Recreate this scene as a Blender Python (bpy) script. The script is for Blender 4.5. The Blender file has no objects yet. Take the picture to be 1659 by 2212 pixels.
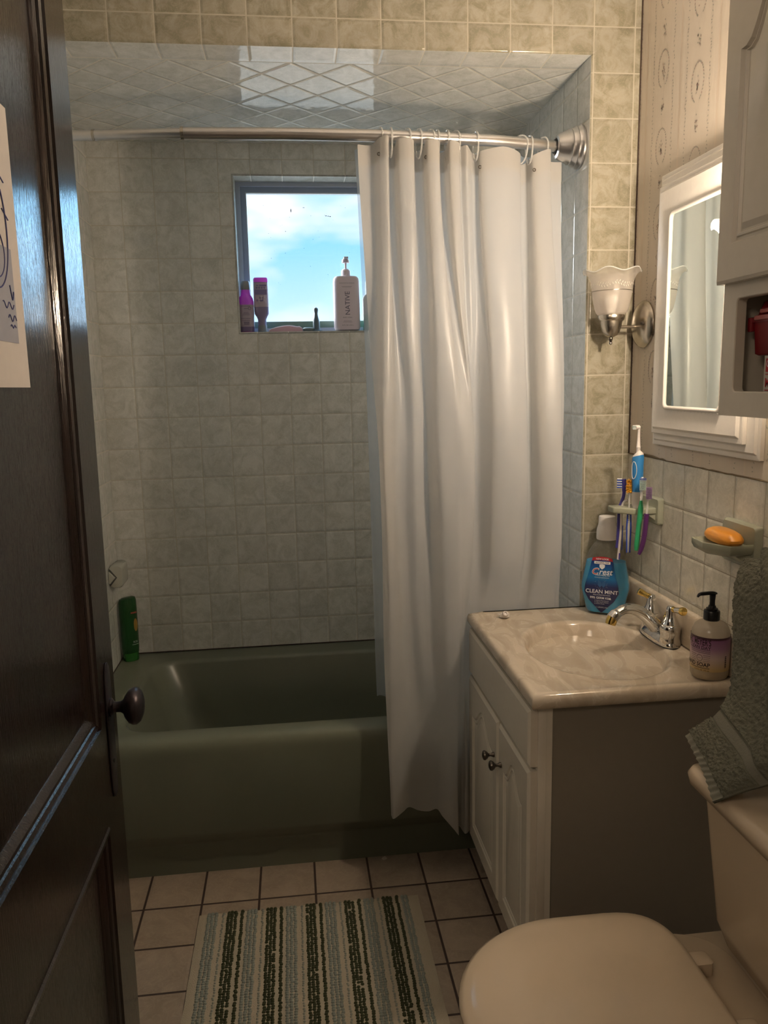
import bpy, bmesh, math, random
from mathutils import Vector, Matrix
random.seed(7)
C = bpy.context.scene
COL = C.collection
PI = math.pi

# ---------------------------------------------------------------- camera
cam_d = bpy.data.cameras.new('camera'); cam = bpy.data.objects.new('camera', cam_d); COL.objects.link(cam)
R_ = Vector((0.9929, -0.1174, -0.0204)); U_ = Vector((0.0393, 0.1615, 0.9861)); F_ = Vector((0.1125, 0.9799, -0.1649))
cam.matrix_world = Matrix(((R_.x, U_.x, -F_.x, 0.5465), (R_.y, U_.y, -F_.y, -2.8961), (R_.z, U_.z, -F_.z, 1.4492), (0, 0, 0, 1)))
cam_d.sensor_fit = 'HORIZONTAL'; cam_d.sensor_width = 36; cam_d.lens = 36 * 1694.46 / 1659
cam_d.clip_start = 0.05; cam_d.clip_end = 100
C.camera = cam

# ---------------------------------------------------------------- light and exposure
EXPOSURE = 0.80
SKY_VIS = 0.78        # patch of sky seen through the window
SKY_FILL_LEFT = 8.5      # added fill: unseen sky left of the window made brighter
SKY_FILL_RIGHT = 6.5  # added fill on the right, stronger than the visible sky
GROUND = 1.2
LAMP_W = 18.0
LAMP_COL = (1.0, 0.82, 0.63)
HALL_FILL_W = 4.5
C.view_settings.view_transform = 'Standard'; C.view_settings.look = 'None'
C.view_settings.exposure = EXPOSURE; C.view_settings.gamma = 1.0; C.view_settings.use_curve_mapping = False

w = bpy.data.worlds.new('sky'); C.world = w; w.use_nodes = True
wn = w.node_tree.nodes; wl = w.node_tree.links; wn.clear()
def N(t, **k):
    n = wn.new(t)
    for a, b in k.items(): setattr(n, a, b)
    return n
tc = N('ShaderNodeTexCoord'); sp = N('ShaderNodeSeparateXYZ'); wl.new(tc.outputs['Generated'], sp.inputs[0])
def wm(op, a, b=None, c=None, clamp=False):
    n = N('ShaderNodeMath', operation=op, use_clamp=clamp)
    for i, v in enumerate((a, b, c)):
        if v is None: continue
        if isinstance(v, (int, float)): n.inputs[i].default_value = v
        else: wl.new(v, n.inputs[i])
    return n.outputs[0]
def wmix(f, a, b):
    n = N('ShaderNodeMix', data_type='RGBA')
    if isinstance(f, (int, float)): n.inputs[0].default_value = f
    else: wl.new(f, n.inputs[0])
    for i, v in ((6, a), (7, b)):
        if isinstance(v, tuple): n.inputs[i].default_value = (*v, 1)
        else: wl.new(v, n.inputs[i])
    return n.outputs[2]
cl = N('ShaderNodeTexNoise'); cl.inputs['Scale'].default_value = 7.5; cl.inputs['Detail'].default_value = 3; cl.inputs['Roughness'].default_value = 0.5
mp = N('ShaderNodeMapping'); mp.inputs['Scale'].default_value = (1, 1, 2.2); mp.inputs['Location'].default_value = (0.32, 0, 0.12)
wl.new(tc.outputs['Generated'], mp.inputs[0]); wl.new(mp.outputs[0], cl.inputs['Vector'])
cloud = wm('MULTIPLY_ADD', cl.outputs[0], 5.0, -2.45, clamp=True)
elev = wm('MULTIPLY', sp.outputs[2], 6.0, clamp=True)
blue = wmix(elev, (0.86, 0.96, 1.0), (0.30, 0.70, 0.98))
sky = wmix(cloud, blue, (0.95, 0.97, 1.0))
# added glow either side of the visible sky, to light alcove, curtain and door
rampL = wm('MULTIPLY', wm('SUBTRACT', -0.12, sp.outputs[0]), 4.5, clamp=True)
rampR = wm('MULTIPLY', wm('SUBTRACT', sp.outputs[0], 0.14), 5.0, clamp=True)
side = wm('ADD', wm('MULTIPLY', rampL, SKY_FILL_LEFT), wm('MULTIPLY', rampR, SKY_FILL_RIGHT))
up = wm('GREATER_THAN', sp.outputs[2], -0.02)
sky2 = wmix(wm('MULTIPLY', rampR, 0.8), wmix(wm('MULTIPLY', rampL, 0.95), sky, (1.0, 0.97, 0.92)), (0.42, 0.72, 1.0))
gcol = wmix(up, (0.56, 0.58, 0.56), sky2)
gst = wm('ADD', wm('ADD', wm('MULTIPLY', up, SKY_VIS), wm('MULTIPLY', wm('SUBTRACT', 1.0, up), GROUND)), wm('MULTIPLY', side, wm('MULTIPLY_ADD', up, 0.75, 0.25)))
bg = N('ShaderNodeBackground'); out = N('ShaderNodeOutputWorld')
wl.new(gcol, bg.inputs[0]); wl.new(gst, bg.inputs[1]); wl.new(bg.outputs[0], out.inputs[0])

# added fill lamp in the unseen hall, brightening the room through the doorway
hl = bpy.data.lights.new('hall_fill', 'AREA'); hl.energy = HALL_FILL_W; hl.color = (1.0, 0.80, 0.60); hl.shape = 'RECTANGLE'; hl.size = 0.5; hl.size_y = 0.5
ho = bpy.data.objects.new('hall_fill', hl); COL.objects.link(ho); ho.location = (-0.30, -3.25, 2.30); ho.rotation_euler = (0.35, -0.55, 0)

# the daylight enters only through the window: guide light sampling there
pt = bpy.data.lights.new('window_portal', 'AREA'); pt.shape = 'RECTANGLE'; pt.size = 0.551; pt.size_y = 0.536; pt.cycles.is_portal = True
po2 = bpy.data.objects.new('window_portal', pt); COL.objects.link(po2); po2.location = (0.6495, .16, 1.893); po2.rotation_euler = (-math.pi / 2, 0, 0)

# ---------------------------------------------------------------- materials
MATS = {}
def mat(name, col, rough=0.5, metal=0.0, **k):
    if name in MATS: return MATS[name]
    m = bpy.data.materials.new(name); m.use_nodes = True; nt = m.node_tree
    b = nt.nodes['Principled BSDF']
    b.inputs['Base Color'].default_value = (*col, 1); b.inputs['Roughness'].default_value = rough; b.inputs['Metallic'].default_value = metal
    for kk, v in k.items():
        if kk in ('bump', 'var', 'bscale', 'stretch'): continue
        b.inputs[kk.replace('_', ' ')].default_value = v
    t = nt.nodes.new('ShaderNodeTexCoord'); mpp = nt.nodes.new('ShaderNodeMapping'); nt.links.new(t.outputs['Object'], mpp.inputs[0])
    mpp.inputs['Scale'].default_value = k.get('stretch', (1, 1, 1))
    no = nt.nodes.new('ShaderNodeTexNoise'); no.inputs['Scale'].default_value = k.get('bscale', 60); no.inputs['Detail'].default_value = 3
    nt.links.new(mpp.outputs[0], no.inputs['Vector'])
    if k.get('bump'):
        bu = nt.nodes.new('ShaderNodeBump'); bu.inputs['Strength'].default_value = k['bump']; bu.inputs['Distance'].default_value = 0.002
        nt.links.new(no.outputs[0], bu.inputs['Height']); nt.links.new(bu.outputs[0], b.inputs['Normal'])
    v = k.get('var', 0.04)
    mx = nt.nodes.new('ShaderNodeMix'); mx.data_type = 'RGBA'; nt.links.new(no.outputs[0], mx.inputs[0])
    mx.inputs[6].default_value = (*[c * (1 - v) for c in col], 1); mx.inputs[7].default_value = (*[min(1, c * (1 + v)) for c in col], 1)
    nt.links.new(mx.outputs[2], b.inputs['Base Color'])
    MATS[name] = m
    return m

def mth(nt, op, a, b=None, c=None, clamp=False):
    n = nt.nodes.new('ShaderNodeMath'); n.operation = op; n.use_clamp = clamp
    for i, v in enumerate((a, b, c)):
        if v is None: continue
        if isinstance(v, (int, float)): n.inputs[i].default_value = v
        else: nt.links.new(v, n.inputs[i])
    return n.outputs[0]

def tile_mat(name, au, av, pu, pv, ou, ov, c_dark, c_light, grout, gw=0.012, rough=0.12, rot45=False, marble=9.0, wave=0.25, tint=0.10, groutbump=1.0, contrast=1.0):
    m = bpy.data.materials.new(name); m.use_nodes = True; nt = m.node_tree; L = nt.links; b = nt.nodes['Principled BSDF']
    g = nt.nodes.new('ShaderNodeNewGeometry'); s = nt.nodes.new('ShaderNodeSeparateXYZ'); L.new(g.outputs['Position'], s.inputs[0])
    pu_ = mth(nt, 'DIVIDE', mth(nt, 'SUBTRACT', s.outputs[au], ou), pu); pv_ = mth(nt, 'DIVIDE', mth(nt, 'SUBTRACT', s.outputs[av], ov), pv)
    if rot45:
        a = mth(nt, 'MULTIPLY', mth(nt, 'ADD', pu_, pv_), 0.70711); c = mth(nt, 'MULTIPLY', mth(nt, 'SUBTRACT', pu_, pv_), 0.70711)
        pu_, pv_ = a, c
    def ed(x):
        f = mth(nt, 'FRACT', x); return mth(nt, 'MINIMUM', f, mth(nt, 'SUBTRACT', 1.0, f))
    d = mth(nt, 'MINIMUM', ed(pu_), ed(pv_))
    gm = mth(nt, 'MULTIPLY_ADD', mth(nt, 'SUBTRACT', d, gw), 120.0, 0.5, clamp=True)   # 0 grout 1 tile
    cid = nt.nodes.new('ShaderNodeCombineXYZ'); L.new(mth(nt, 'FLOOR', pu_), cid.inputs[0]); L.new(mth(nt, 'FLOOR', pv_), cid.inputs[1])
    wnn = nt.nodes.new('ShaderNodeTexWhiteNoise'); wnn.noise_dimensions = '3D'; L.new(cid.outputs[0], wnn.inputs['Vector'])
    sc = nt.nodes.new('ShaderNodeVectorMath'); sc.operation = 'SCALE'; L.new(wnn.outputs['Color'], sc.inputs[0]); sc.inputs['Scale'].default_value = 5.0
    ad = nt.nodes.new('ShaderNodeVectorMath'); ad.operation = 'ADD'; L.new(g.outputs['Position'], ad.inputs[0]); L.new(sc.outputs[0], ad.inputs[1])
    n1 = nt.nodes.new('ShaderNodeTexNoise'); n1.inputs['Scale'].default_value = marble * 2.2; n1.inputs['Detail'].default_value = 6; n1.inputs['Roughness'].default_value = 0.62; n1.inputs['Distortion'].default_value = 1.1
    L.new(ad.outputs[0], n1.inputs['Vector'])
    r = nt.nodes.new('ShaderNodeValToRGB'); L.new(n1.outputs[0], r.inputs[0]); e = r.color_ramp.elements
    e[0].position = 0.5 - 0.16 / contrast; e[0].color = (*c_dark, 1); e[1].position = 0.5 + 0.15 / contrast; e[1].color = (*c_light, 1)
    n3 = nt.nodes.new('ShaderNodeTexNoise'); n3.inputs['Scale'].default_value = marble * 5; n3.inputs['Detail'].default_value = 4; n3.inputs['Distortion'].default_value = 2.0
    L.new(ad.outputs[0], n3.inputs['Vector'])
    vein = mth(nt, 'MULTIPLY', mth(nt, 'MULTIPLY_ADD', mth(nt, 'ABSOLUTE', mth(nt, 'SUBTRACT', n3.outputs[0], 0.5)), -22.0, 1.0, clamp=True), 0.35)
    mv = nt.nodes.new('ShaderNodeMix'); mv.data_type = 'RGBA'; L.new(vein, mv.inputs[0]); L.new(r.outputs[0], mv.inputs[6]); mv.inputs[7].default_value = (*[min(1, c * 1.18) for c in c_light], 1)
    br = mth(nt, 'MULTIPLY_ADD', wnn.outputs['Value'], tint, 1.0 - tint / 2)
    vs = nt.nodes.new('ShaderNodeVectorMath'); vs.operation = 'SCALE'; L.new(mv.outputs[2], vs.inputs[0]); L.new(br, vs.inputs['Scale'])
    mg = nt.nodes.new('ShaderNodeMix'); mg.data_type = 'RGBA'; L.new(gm, mg.inputs[0]); mg.inputs[6].default_value = (*grout, 1); L.new(vs.outputs[0], mg.inputs[7])
    L.new(mg.outputs[2], b.inputs['Base Color'])
    L.new(mth(nt, 'MULTIPLY_ADD', gm, rough - 0.6, 0.6), b.inputs['Roughness'])
    hgt = mth(nt, 'MULTIPLY_ADD', mth(nt, 'SUBTRACT', d, gw * 0.6), 18.0, 0.0, clamp=True)
    n2 = nt.nodes.new('ShaderNodeTexNoise'); n2.inputs['Scale'].default_value = 26; n2.inputs['Detail'].default_value = 2; L.new(ad.outputs[0], n2.inputs['Vector'])
    hh = mth(nt, 'ADD', mth(nt, 'MULTIPLY', hgt, groutbump), mth(nt, 'MULTIPLY', n2.outputs[0], wave))
    bu = nt.nodes.new('ShaderNodeBump'); bu.inputs['Strength'].default_value = 1.0; bu.inputs['Distance'].default_value = 0.0011
    L.new(hh, bu.inputs['Height']); L.new(bu.outputs[0], b.inputs['Normal'])
    b.inputs['Specular IOR Level'].default_value = 0.5
    return m

T = 0.1095; ZA = 1.5534; ZF = 2.3288; XF = 1.352
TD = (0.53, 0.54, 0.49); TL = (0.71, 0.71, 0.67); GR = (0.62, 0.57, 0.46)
M_back = tile_mat('tile_back', 0, 2, T, T, 0, ZA, TD, TL, (0.50, 0.47, 0.38), gw=0.010)
M_side = tile_mat('tile_side', 1, 2, T, T, -0.700, ZF, TD, TL, (0.50, 0.47, 0.38), gw=0.010)
M_left = tile_mat('tile_side_left', 1, 2, T, T, -0.004, ZA, TD, TL, (0.50, 0.47, 0.38), gw=0.010)
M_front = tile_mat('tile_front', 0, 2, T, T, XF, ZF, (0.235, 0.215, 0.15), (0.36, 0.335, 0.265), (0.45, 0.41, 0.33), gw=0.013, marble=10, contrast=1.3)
M_diag = tile_mat('tile_diagonal', 0, 1, T, T, 0.115, -0.700, TD, TL, (0.62, 0.58, 0.48), gw=0.016, rot45=True, wave=0.35, rough=0.06)
M_cbord = tile_mat('tile_soffit_border', 0, 1, T, 0.3, XF, -0.700, TD, TL, (0.62, 0.58, 0.48), gw=0.012, wave=0.35, rough=0.06)
M_wains = tile_mat('tile_wainscot', 1, 2, T, T, -1.0079, 1.2354, (0.52, 0.50, 0.42), (0.70, 0.67, 0.58), (0.30, 0.26, 0.19), gw=0.010)
M_floor = tile_mat('tile_floor', 0, 1, 0.1605, 0.1605, 0.081, -0.8431, (0.34, 0.275, 0.21), (0.43, 0.35, 0.275), (0.055, 0.035, 0.028), gw=0.020, rough=0.38, wave=0.1, marble=5, tint=0.12)

white = mat('white_paint', (0.62, 0.58, 0.52), 0.32, bump=0.1, bscale=30)
cabw = mat('cabinet_thermofoil', (0.60, 0.55, 0.47), 0.33, bump=0.05)
vanw = mat('vanity_white', (0.70, 0.65, 0.56), 0.16, bump=0.05)
vanside = mat('vanity_side_panel', (0.25, 0.22, 0.18), 0.5)
mirfr = mat('mirror_frame_white', (0.80, 0.76, 0.70), 0.22, bump=0.15, bscale=90)
mirror = mat('mirror_glass', (0.78, 0.86, 0.82), 0.01, 1.0, var=0)
plaster = mat('plaster', (0.90, 0.88, 0.85), 0.9)
hallm = mat('hall_plaster', (0.70, 0.66, 0.60), 0.9)
tubm = mat('tub_enamel', (0.150, 0.162, 0.118), 0.27, var=0.02)
porc = mat('toilet_porcelain', (0.60, 0.49, 0.36), 0.14, var=0.01)
ceram = mat('ceramic_green', (0.34, 0.35, 0.27), 0.2, var=0.05, bump=0.1)
ceramw = mat('ceramic_pale', (0.46, 0.46, 0.40), 0.12)
chrome = mat('chrome', (0.72, 0.72, 0.72), 0.06, 1.0, var=0)
brass = mat('polished_brass', (0.78, 0.56, 0.18), 0.12, 1.0)
nickel = mat('brushed_nickel', (0.55, 0.50, 0.43), 0.26, 1.0, bump=0.15)
nickel2 = mat('satin_nickel', (0.64, 0.63, 0.63), 0.28, 1.0)
darkmet = mat('dark_bronze', (0.16, 0.14, 0.12), 0.3, 1.0)
knobm = mat('aged_knob', (0.055, 0.045, 0.05), 0.35, 0.7, bump=0.3)
black = mat('black_plastic', (0.008, 0.008, 0.009), 0.3)
caulk = mat('dark_caulk', (0.05, 0.03, 0.02), 0.9)
frame = mat('window_metal', (0.36, 0.41, 0.50), 0.45)
framedk = mat('window_sash', (0.26, 0.32, 0.42), 0.4)
paperm = mat('paper', (0.66, 0.60, 0.54), 0.85, bump=0.1)
ink = mat('blue_ink', (0.07, 0.08, 0.22), 0.8)
wash = mat('grey_wash', (0.36, 0.36, 0.40), 0.85)

def wood():
    m = bpy.data.materials.new('dark_varnished_wood'); m.use_nodes = True; nt = m.node_tree; L = nt.links; b = nt.nodes['Principled BSDF']
    t = nt.nodes.new('ShaderNodeTexCoord'); mpp = nt.nodes.new('ShaderNodeMapping'); L.new(t.outputs['Object'], mpp.inputs[0]); mpp.inputs['Scale'].default_value = (22, 22, 1.0)
    n = nt.nodes.new('ShaderNodeTexNoise'); n.inputs['Scale'].default_value = 6; n.inputs['Detail'].default_value = 6; L.new(mpp.outputs[0], n.inputs['Vector'])
    r = nt.nodes.new('ShaderNodeValToRGB'); L.new(n.outputs[0], r.inputs[0]); r.color_ramp.elements[0].position = .35; r.color_ramp.elements[0].color = (0.009, 0.005, 0.0045, 1); r.color_ramp.elements[1].position = .7; r.color_ramp.elements[1].color = (0.026, 0.013, 0.010, 1)
    L.new(r.outputs[0], b.inputs['Base Color']); b.inputs['Roughness'].default_value = 0.16
    mp2 = nt.nodes.new('ShaderNodeMapping'); L.new(t.outputs['Object'], mp2.inputs[0]); mp2.inputs['Scale'].default_value = (120, 120, 9)
    n2 = nt.nodes.new('ShaderNodeTexNoise'); n2.inputs['Scale'].default_value = 3; n2.inputs['Detail'].default_value = 4; L.new(mp2.outputs[0], n2.inputs['Vector'])
    bu = nt.nodes.new('ShaderNodeBump'); bu.inputs['Strength'].default_value = 0.8; bu.inputs['Distance'].default_value = 0.0008; L.new(n2.outputs[0], bu.inputs['Height']); L.new(bu.outputs[0], b.inputs['Normal']); L.new(bu.outputs[0], b.inputs['Coat Normal'])
    b.inputs['Coat Weight'].default_value = 0.5; b.inputs['Coat Roughness'].default_value = 0.13
    return m
woodm = wood()

def counter():
    m = bpy.data.materials.new('cultured_marble'); m.use_nodes = True; nt = m.node_tree; L = nt.links; b = nt.nodes['Principled BSDF']
    t = nt.nodes.new('ShaderNodeTexCoord')
    mp1 = nt.nodes.new('ShaderNodeMapping'); L.new(t.outputs['Object'], mp1.inputs[0]); mp1.inputs['Scale'].default_value = (1, 0.45, 1); mp1.inputs['Rotation'].default_value = (0, 0, 0.5)
    n = nt.nodes.new('ShaderNodeTexNoise'); n.inputs['Scale'].default_value = 14; n.inputs['Detail'].default_value = 6; n.inputs['Distortion'].default_value = 1.8; L.new(mp1.outputs[0], n.inputs['Vector'])
    r = nt.nodes.new('ShaderNodeValToRGB'); L.new(n.outputs[0], r.inputs[0]); e = r.color_ramp.elements
    e[0].position = .35; e[0].color = (0.50, 0.42, 0.32, 1); e[1].position = .62; e[1].color = (0.62, 0.54, 0.43, 1)
    v = mth(nt, 'MULTIPLY', mth(nt, 'MULTIPLY_ADD', mth(nt, 'ABSOLUTE', mth(nt, 'SUBTRACT', n.outputs[0], 0.53)), -38.0, 1.0, clamp=True), 0.40)
    mx = nt.nodes.new('ShaderNodeMix'); mx.data_type = 'RGBA'; L.new(v, mx.inputs[0]); L.new(r.outputs[0], mx.inputs[6]); mx.inputs[7].default_value = (0.76, 0.69, 0.60, 1)
    L.new(mx.outputs[2], b.inputs['Base Color']); b.inputs['Roughness'].default_value = 0.13
    return m
counterm = counter()

def sheet_mat(name, col, trans=0.45, gloss=0.08, alpha=1.0, rough=0.35):
    m = bpy.data.materials.new(name); m.use_nodes = True; nt = m.node_tree; L = nt.links; nt.nodes.clear()
    o = nt.nodes.new('ShaderNodeOutputMaterial'); d = nt.nodes.new('ShaderNodeBsdfDiffuse'); tr = nt.nodes.new('ShaderNodeBsdfTranslucent'); g = nt.nodes.new('ShaderNodeBsdfGlossy')
    t = nt.nodes.new('ShaderNodeTexCoord'); no = nt.nodes.new('ShaderNodeTexNoise'); no.inputs['Scale'].default_value = 14; L.new(t.outputs['Object'], no.inputs['Vector'])
    mxc = nt.nodes.new('ShaderNodeMix'); mxc.data_type = 'RGBA'; L.new(no.outputs[0], mxc.inputs[0]); mxc.inputs[6].default_value = (*[c * .96 for c in col], 1); mxc.inputs[7].default_value = (*col, 1)
    L.new(mxc.outputs[2], d.inputs[0]); L.new(mxc.outputs[2], tr.inputs[0]); g.inputs['Roughness'].default_value = rough
    bu = nt.nodes.new('ShaderNodeBump'); bu.inputs['Strength'].default_value = 0.25; bu.inputs['Distance'].default_value = 0.002; L.new(no.outputs[0], bu.inputs['Height'])
    for q in (d, g): L.new(bu.outputs[0], q.inputs['Normal'])
    m1 = nt.nodes.new('ShaderNodeMixShader'); m1.inputs[0].default_value = trans; L.new(d.outputs[0], m1.inputs[1]); L.new(tr.outputs[0], m1.inputs[2])
    m2 = nt.nodes.new('ShaderNodeMixShader'); m2.inputs[0].default_value = gloss; L.new(m1.outputs[0], m2.inputs[1]); L.new(g.outputs[0], m2.inputs[2])
    last = m2
    if alpha < 1:
        tp = nt.nodes.new('ShaderNodeBsdfTransparent'); m3 = nt.nodes.new('ShaderNodeMixShader'); m3.inputs[0].default_value = 1 - alpha
        L.new(m2.outputs[0], m3.inputs[1]); L.new(tp.outputs[0], m3.inputs[2]); last = m3
    L.new(last.outputs[0], o.inputs[0]); MATS[name] = m
    return m
curtm = sheet_mat('white_vinyl', (0.76, 0.74, 0.71), 0.60, 0.04)
linerm = sheet_mat('clear_vinyl', (0.75, 0.85, 0.95), 0.6, 0.15, 0.45, 0.15)
frost = sheet_mat('frosted_glass', (0.86, 0.80, 0.74), 0.5, 0.10, 0.50, 0.3)
etched = sheet_mat('etched_clear_glass', (0.88, 0.82, 0.75), 0.3, 0.25, 0.42, 0.08)

def clear_mat(name, col, alpha, rough=0.05, ior=1.45):
    m = bpy.data.materials.new(name); m.use_nodes = True; nt = m.node_tree; L = nt.links; nt.nodes.clear()
    o = nt.nodes.new('ShaderNodeOutputMaterial'); g = nt.nodes.new('ShaderNodeBsdfGlossy'); g.inputs['Roughness'].default_value = rough
    d = nt.nodes.new('ShaderNodeBsdfDiffuse'); d.inputs[0].default_value = (*col, 1); tp = nt.nodes.new('ShaderNodeBsdfTransparent'); tp.inputs[0].default_value = (*[min(1, c * .3 + .7) for c in col], 1)
    fr = nt.nodes.new('ShaderNodeFresnel'); fr.inputs[0].default_value = ior
    a = nt.nodes.new('ShaderNodeMixShader'); a.inputs[0].default_value = alpha; L.new(tp.outputs[0], a.inputs[1]); L.new(d.outputs[0], a.inputs[2])
    ge = nt.nodes.new('ShaderNodeNewGeometry'); b = nt.nodes.new('ShaderNodeMixShader'); L.new(mth(nt, 'MULTIPLY', fr.outputs[0], mth(nt, 'SUBTRACT', 1.0, ge.outputs['Backfacing'])), b.inputs[0]); L.new(a.outputs[0], b.inputs[1]); L.new(g.outputs[0], b.inputs[2]); L.new(b.outputs[0], o.inputs[0])
    MATS[name] = m
    return m
clearp = clear_mat('clear_plastic', (0.9, 0.9, 0.88), 0.38)
clearb = clear_mat('clear_bottle', (0.75, 0.72, 0.62), 0.10)
pane_m = clear_mat('window_pane', (0.8, 0.9, 1.0), 0.05, 0.02)
liquid = clear_mat('blue_liquid', (0.0, 0.34, 0.72), 0.85, 0.08, 1.33)
soapl = sheet_mat('soap_bottle_plastic', (0.78, 0.70, 0.58), 0.5, 0.1, 0.62, 0.2)

# ---------------------------------------------------------------- mesh helpers
class MB:
    def __init__(s): s.v = []; s.f = []; s.m = []
    def add(s, v, f, mi=0):
        o = len(s.v); s.v += [tuple(p) for p in v]; s.f += [tuple(i + o for i in q) for q in f]; s.m += [mi] * len(f); return s
    def box(s, x0, x1, y0, y1, z0, z1, mi=0):
        v = [(x0, y0, z0), (x1, y0, z0), (x1, y1, z0), (x0, y1, z0), (x0, y0, z1), (x1, y0, z1), (x1, y1, z1), (x0, y1, z1)]
        return s.add(v, [(0, 3, 2, 1), (4, 5, 6, 7), (0, 1, 5, 4), (1, 2, 6, 5), (2, 3, 7, 6), (3, 0, 4, 7)], mi)
    def loft(s, rings, cap0=True, cap1=True, mi=0, closed=True):
        o = len(s.v); n = len(rings[0])
        for r in rings: s.v += [tuple(p) for p in r]
        for i in range(len(rings) - 1):
            for j in range(n if closed else n - 1):
                a = o + i * n + j; b = o + i * n + (j + 1) % n
                s.f.append((a, b, b + n, a + n)); s.m.append(mi)
        if cap0: s.f.append(tuple(o + j for j in reversed(range(n)))); s.m.append(mi)
        if cap1: s.f.append(tuple(o + (len(rings) - 1) * n + j for j in range(n))); s.m.append(mi)
        return s
    def lathe(s, prof, n=32, M=None, mi=0, mod=None, caps=True):
        rings = []
        for (r, z) in prof:
            ring = []
            for k in range(n):
                a = 2 * PI * k / n; rr, zz = (r, z) if mod is None else mod(r, z, a)
                p = Vector((max(rr, 1e-5) * math.cos(a), max(rr, 1e-5) * math.sin(a), zz)); ring.append(M @ p if M else p)
            rings.append(ring)
        return s.loft(rings, caps, caps, mi)
    def tube(s, pts, rad, n=12, mi=0, flat=1.0, upv=Vector((0, 0, 1)), caps=True):
        pts = [Vector(p) for p in pts]; rings = []; prev = None
        for i, p in enumerate(pts):
            t = (pts[min(i + 1, len(pts) - 1)] - pts[max(i - 1, 0)]).normalized()
            if prev is None:
                a = t.cross(upv)
                if a.length < 1e-3: a = t.cross(Vector((1, 0, 0)))
                a.normalize()
            else: a = (prev - t * prev.dot(t)).normalized()
            prev = a; b = t.cross(a); r = rad[i] if isinstance(rad, (list, tuple)) else rad
            rings.append([p + a * r * math.cos(2 * PI * k / n) + b * r * flat * math.sin(2 * PI * k / n) for k in range(n)])
        return s.loft(rings, caps, caps, mi)
    def build(s, name, mats, parent=None, smooth=True, bevel=0, seg=2, subd=0, angle=40):
        me = bpy.data.meshes.new(name); me.from_pydata(s.v, [], s.f); me.update()
        if not isinstance(mats, (list, tuple)): mats = [mats]
        for m in mats: me.materials.append(m)
        for p, mi in zip(me.polygons, s.m): p.material_index = mi
        bm = bmesh.new(); bm.from_mesh(me)
        bmesh.ops.recalc_face_normals(bm, faces=bm.faces)
        if bevel:
            es = [e for e in bm.edges if len(e.link_faces) == 2 and e.calc_face_angle(0) > 0.6]
            bmesh.ops.bevel(bm, geom=es, offset=bevel, segments=seg, affect='EDGES', profile=0.5, clamp_overlap=True)
        bm.to_mesh(me); bm.free()
        if smooth:
            me.polygons.foreach_set('use_smooth', [True] * len(me.polygons))
            me.set_sharp_from_angle(angle=math.radians(angle))
        o = bpy.data.objects.new(name, me); COL.objects.link(o)
        if subd:
            md = o.modifiers.new('sub', 'SUBSURF'); md.levels = subd; md.render_levels = subd
        if parent: o.parent = parent
        return o
def cat(pts, n=8):
    out = []
    P = [Vector(p) for p in pts]; P = [P[0] * 2 - P[1]] + P + [P[-1] * 2 - P[-2]]
    for i in range(1, len(P) - 2):
        for k in range(n):
            t = k / n; a, b, c, d = P[i - 1:i + 3]
            out.append(0.5 * ((2 * b) + (c - a) * t + (2 * a - 5 * b + 4 * c - d) * t * t + (3 * b - a - 3 * c + d) * t ** 3))
    out.append(P[-2]); return out
def rr(a0, a1, b0, b1, r, n=5):
    r = max(1e-4, min(r, (a1 - a0) / 2 - 1e-5, (b1 - b0) / 2 - 1e-5)); o = []
    for cx, cy, s in ((a1 - r, b1 - r, 0), (a0 + r, b1 - r, 1), (a0 + r, b0 + r, 2), (a1 - r, b0 + r, 3)):
        for k in range(n + 1):
            a = PI / 2 * (s + k / n); o.append((cx + r * math.cos(a), cy + r * math.sin(a)))
    return o
def ringz(a0, a1, b0, b1, r, z, n=5): return [(x, y, z) for x, y in rr(a0, a1, b0, b1, r, n)]
def ringx(y0, y1, z0, z1, r, x, n=5): return [(x, y, z) for y, z in rr(y0, y1, z0, z1, r, n)]
def tag(o, label=None, cat_=None, group=None, kind=None):
    if label: o['label'] = label
    if cat_: o['category'] = cat_
    if group: o['group'] = group
    if kind: o['kind'] = kind
    return o
def thing(name, label, cat_, loc=(0, 0, 0), group=None, rot=None):
    o = bpy.data.objects.new(name, None); COL.objects.link(o); o.empty_display_size = 0.05
    o.location = loc
    if rot: o.rotation_euler = rot
    return tag(o, label, cat_, group)
def box(name, m, x0, x1, y0, y1, z0, z1, parent=None, bevel=0, seg=2): return MB().box(x0, x1, y0, y1, z0, z1).build(name, m, parent, bevel=bevel, seg=seg)
def text2d(s, size, bold=0.0, align='CENTER', sx=1.0, shear=0):
    cu = bpy.data.curves.new('t', 'FONT'); cu.body = s; cu.size = size; cu.align_x = align; cu.align_y = 'CENTER'; cu.offset = bold * size; cu.resolution_u = 3; cu.shear = shear
    ob = bpy.data.objects.new('t', cu); me = ob.to_mesh(); v = [(p.co.x * sx, p.co.y) for p in me.vertices]; f = [tuple(p.vertices) for p in me.polygons]
    ob.to_mesh_clear(); bpy.data.objects.remove(ob); bpy.data.curves.remove(cu); return v, f
def put_text(mb, s, size, fn, cx=0, cy=0, mi=0, **k):
    v, f = text2d(s, size, **k); mb.add([fn(cx + a, cy + b) for a, b in v], f, mi)
def rect2d(mb, fn, x0, x1, y0, y1, mi=0, n=6):
    v = []; 
    for k in range(n + 1):
        x = x0 + (x1 - x0) * k / n; v += [fn(x, y0), fn(x, y1)]
    mb.add(v, [(2 * k, 2 * k + 2, 2 * k + 3, 2 * k + 1) for k in range(n)], mi)

def S(o): return tag(o, kind='structure')
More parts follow.
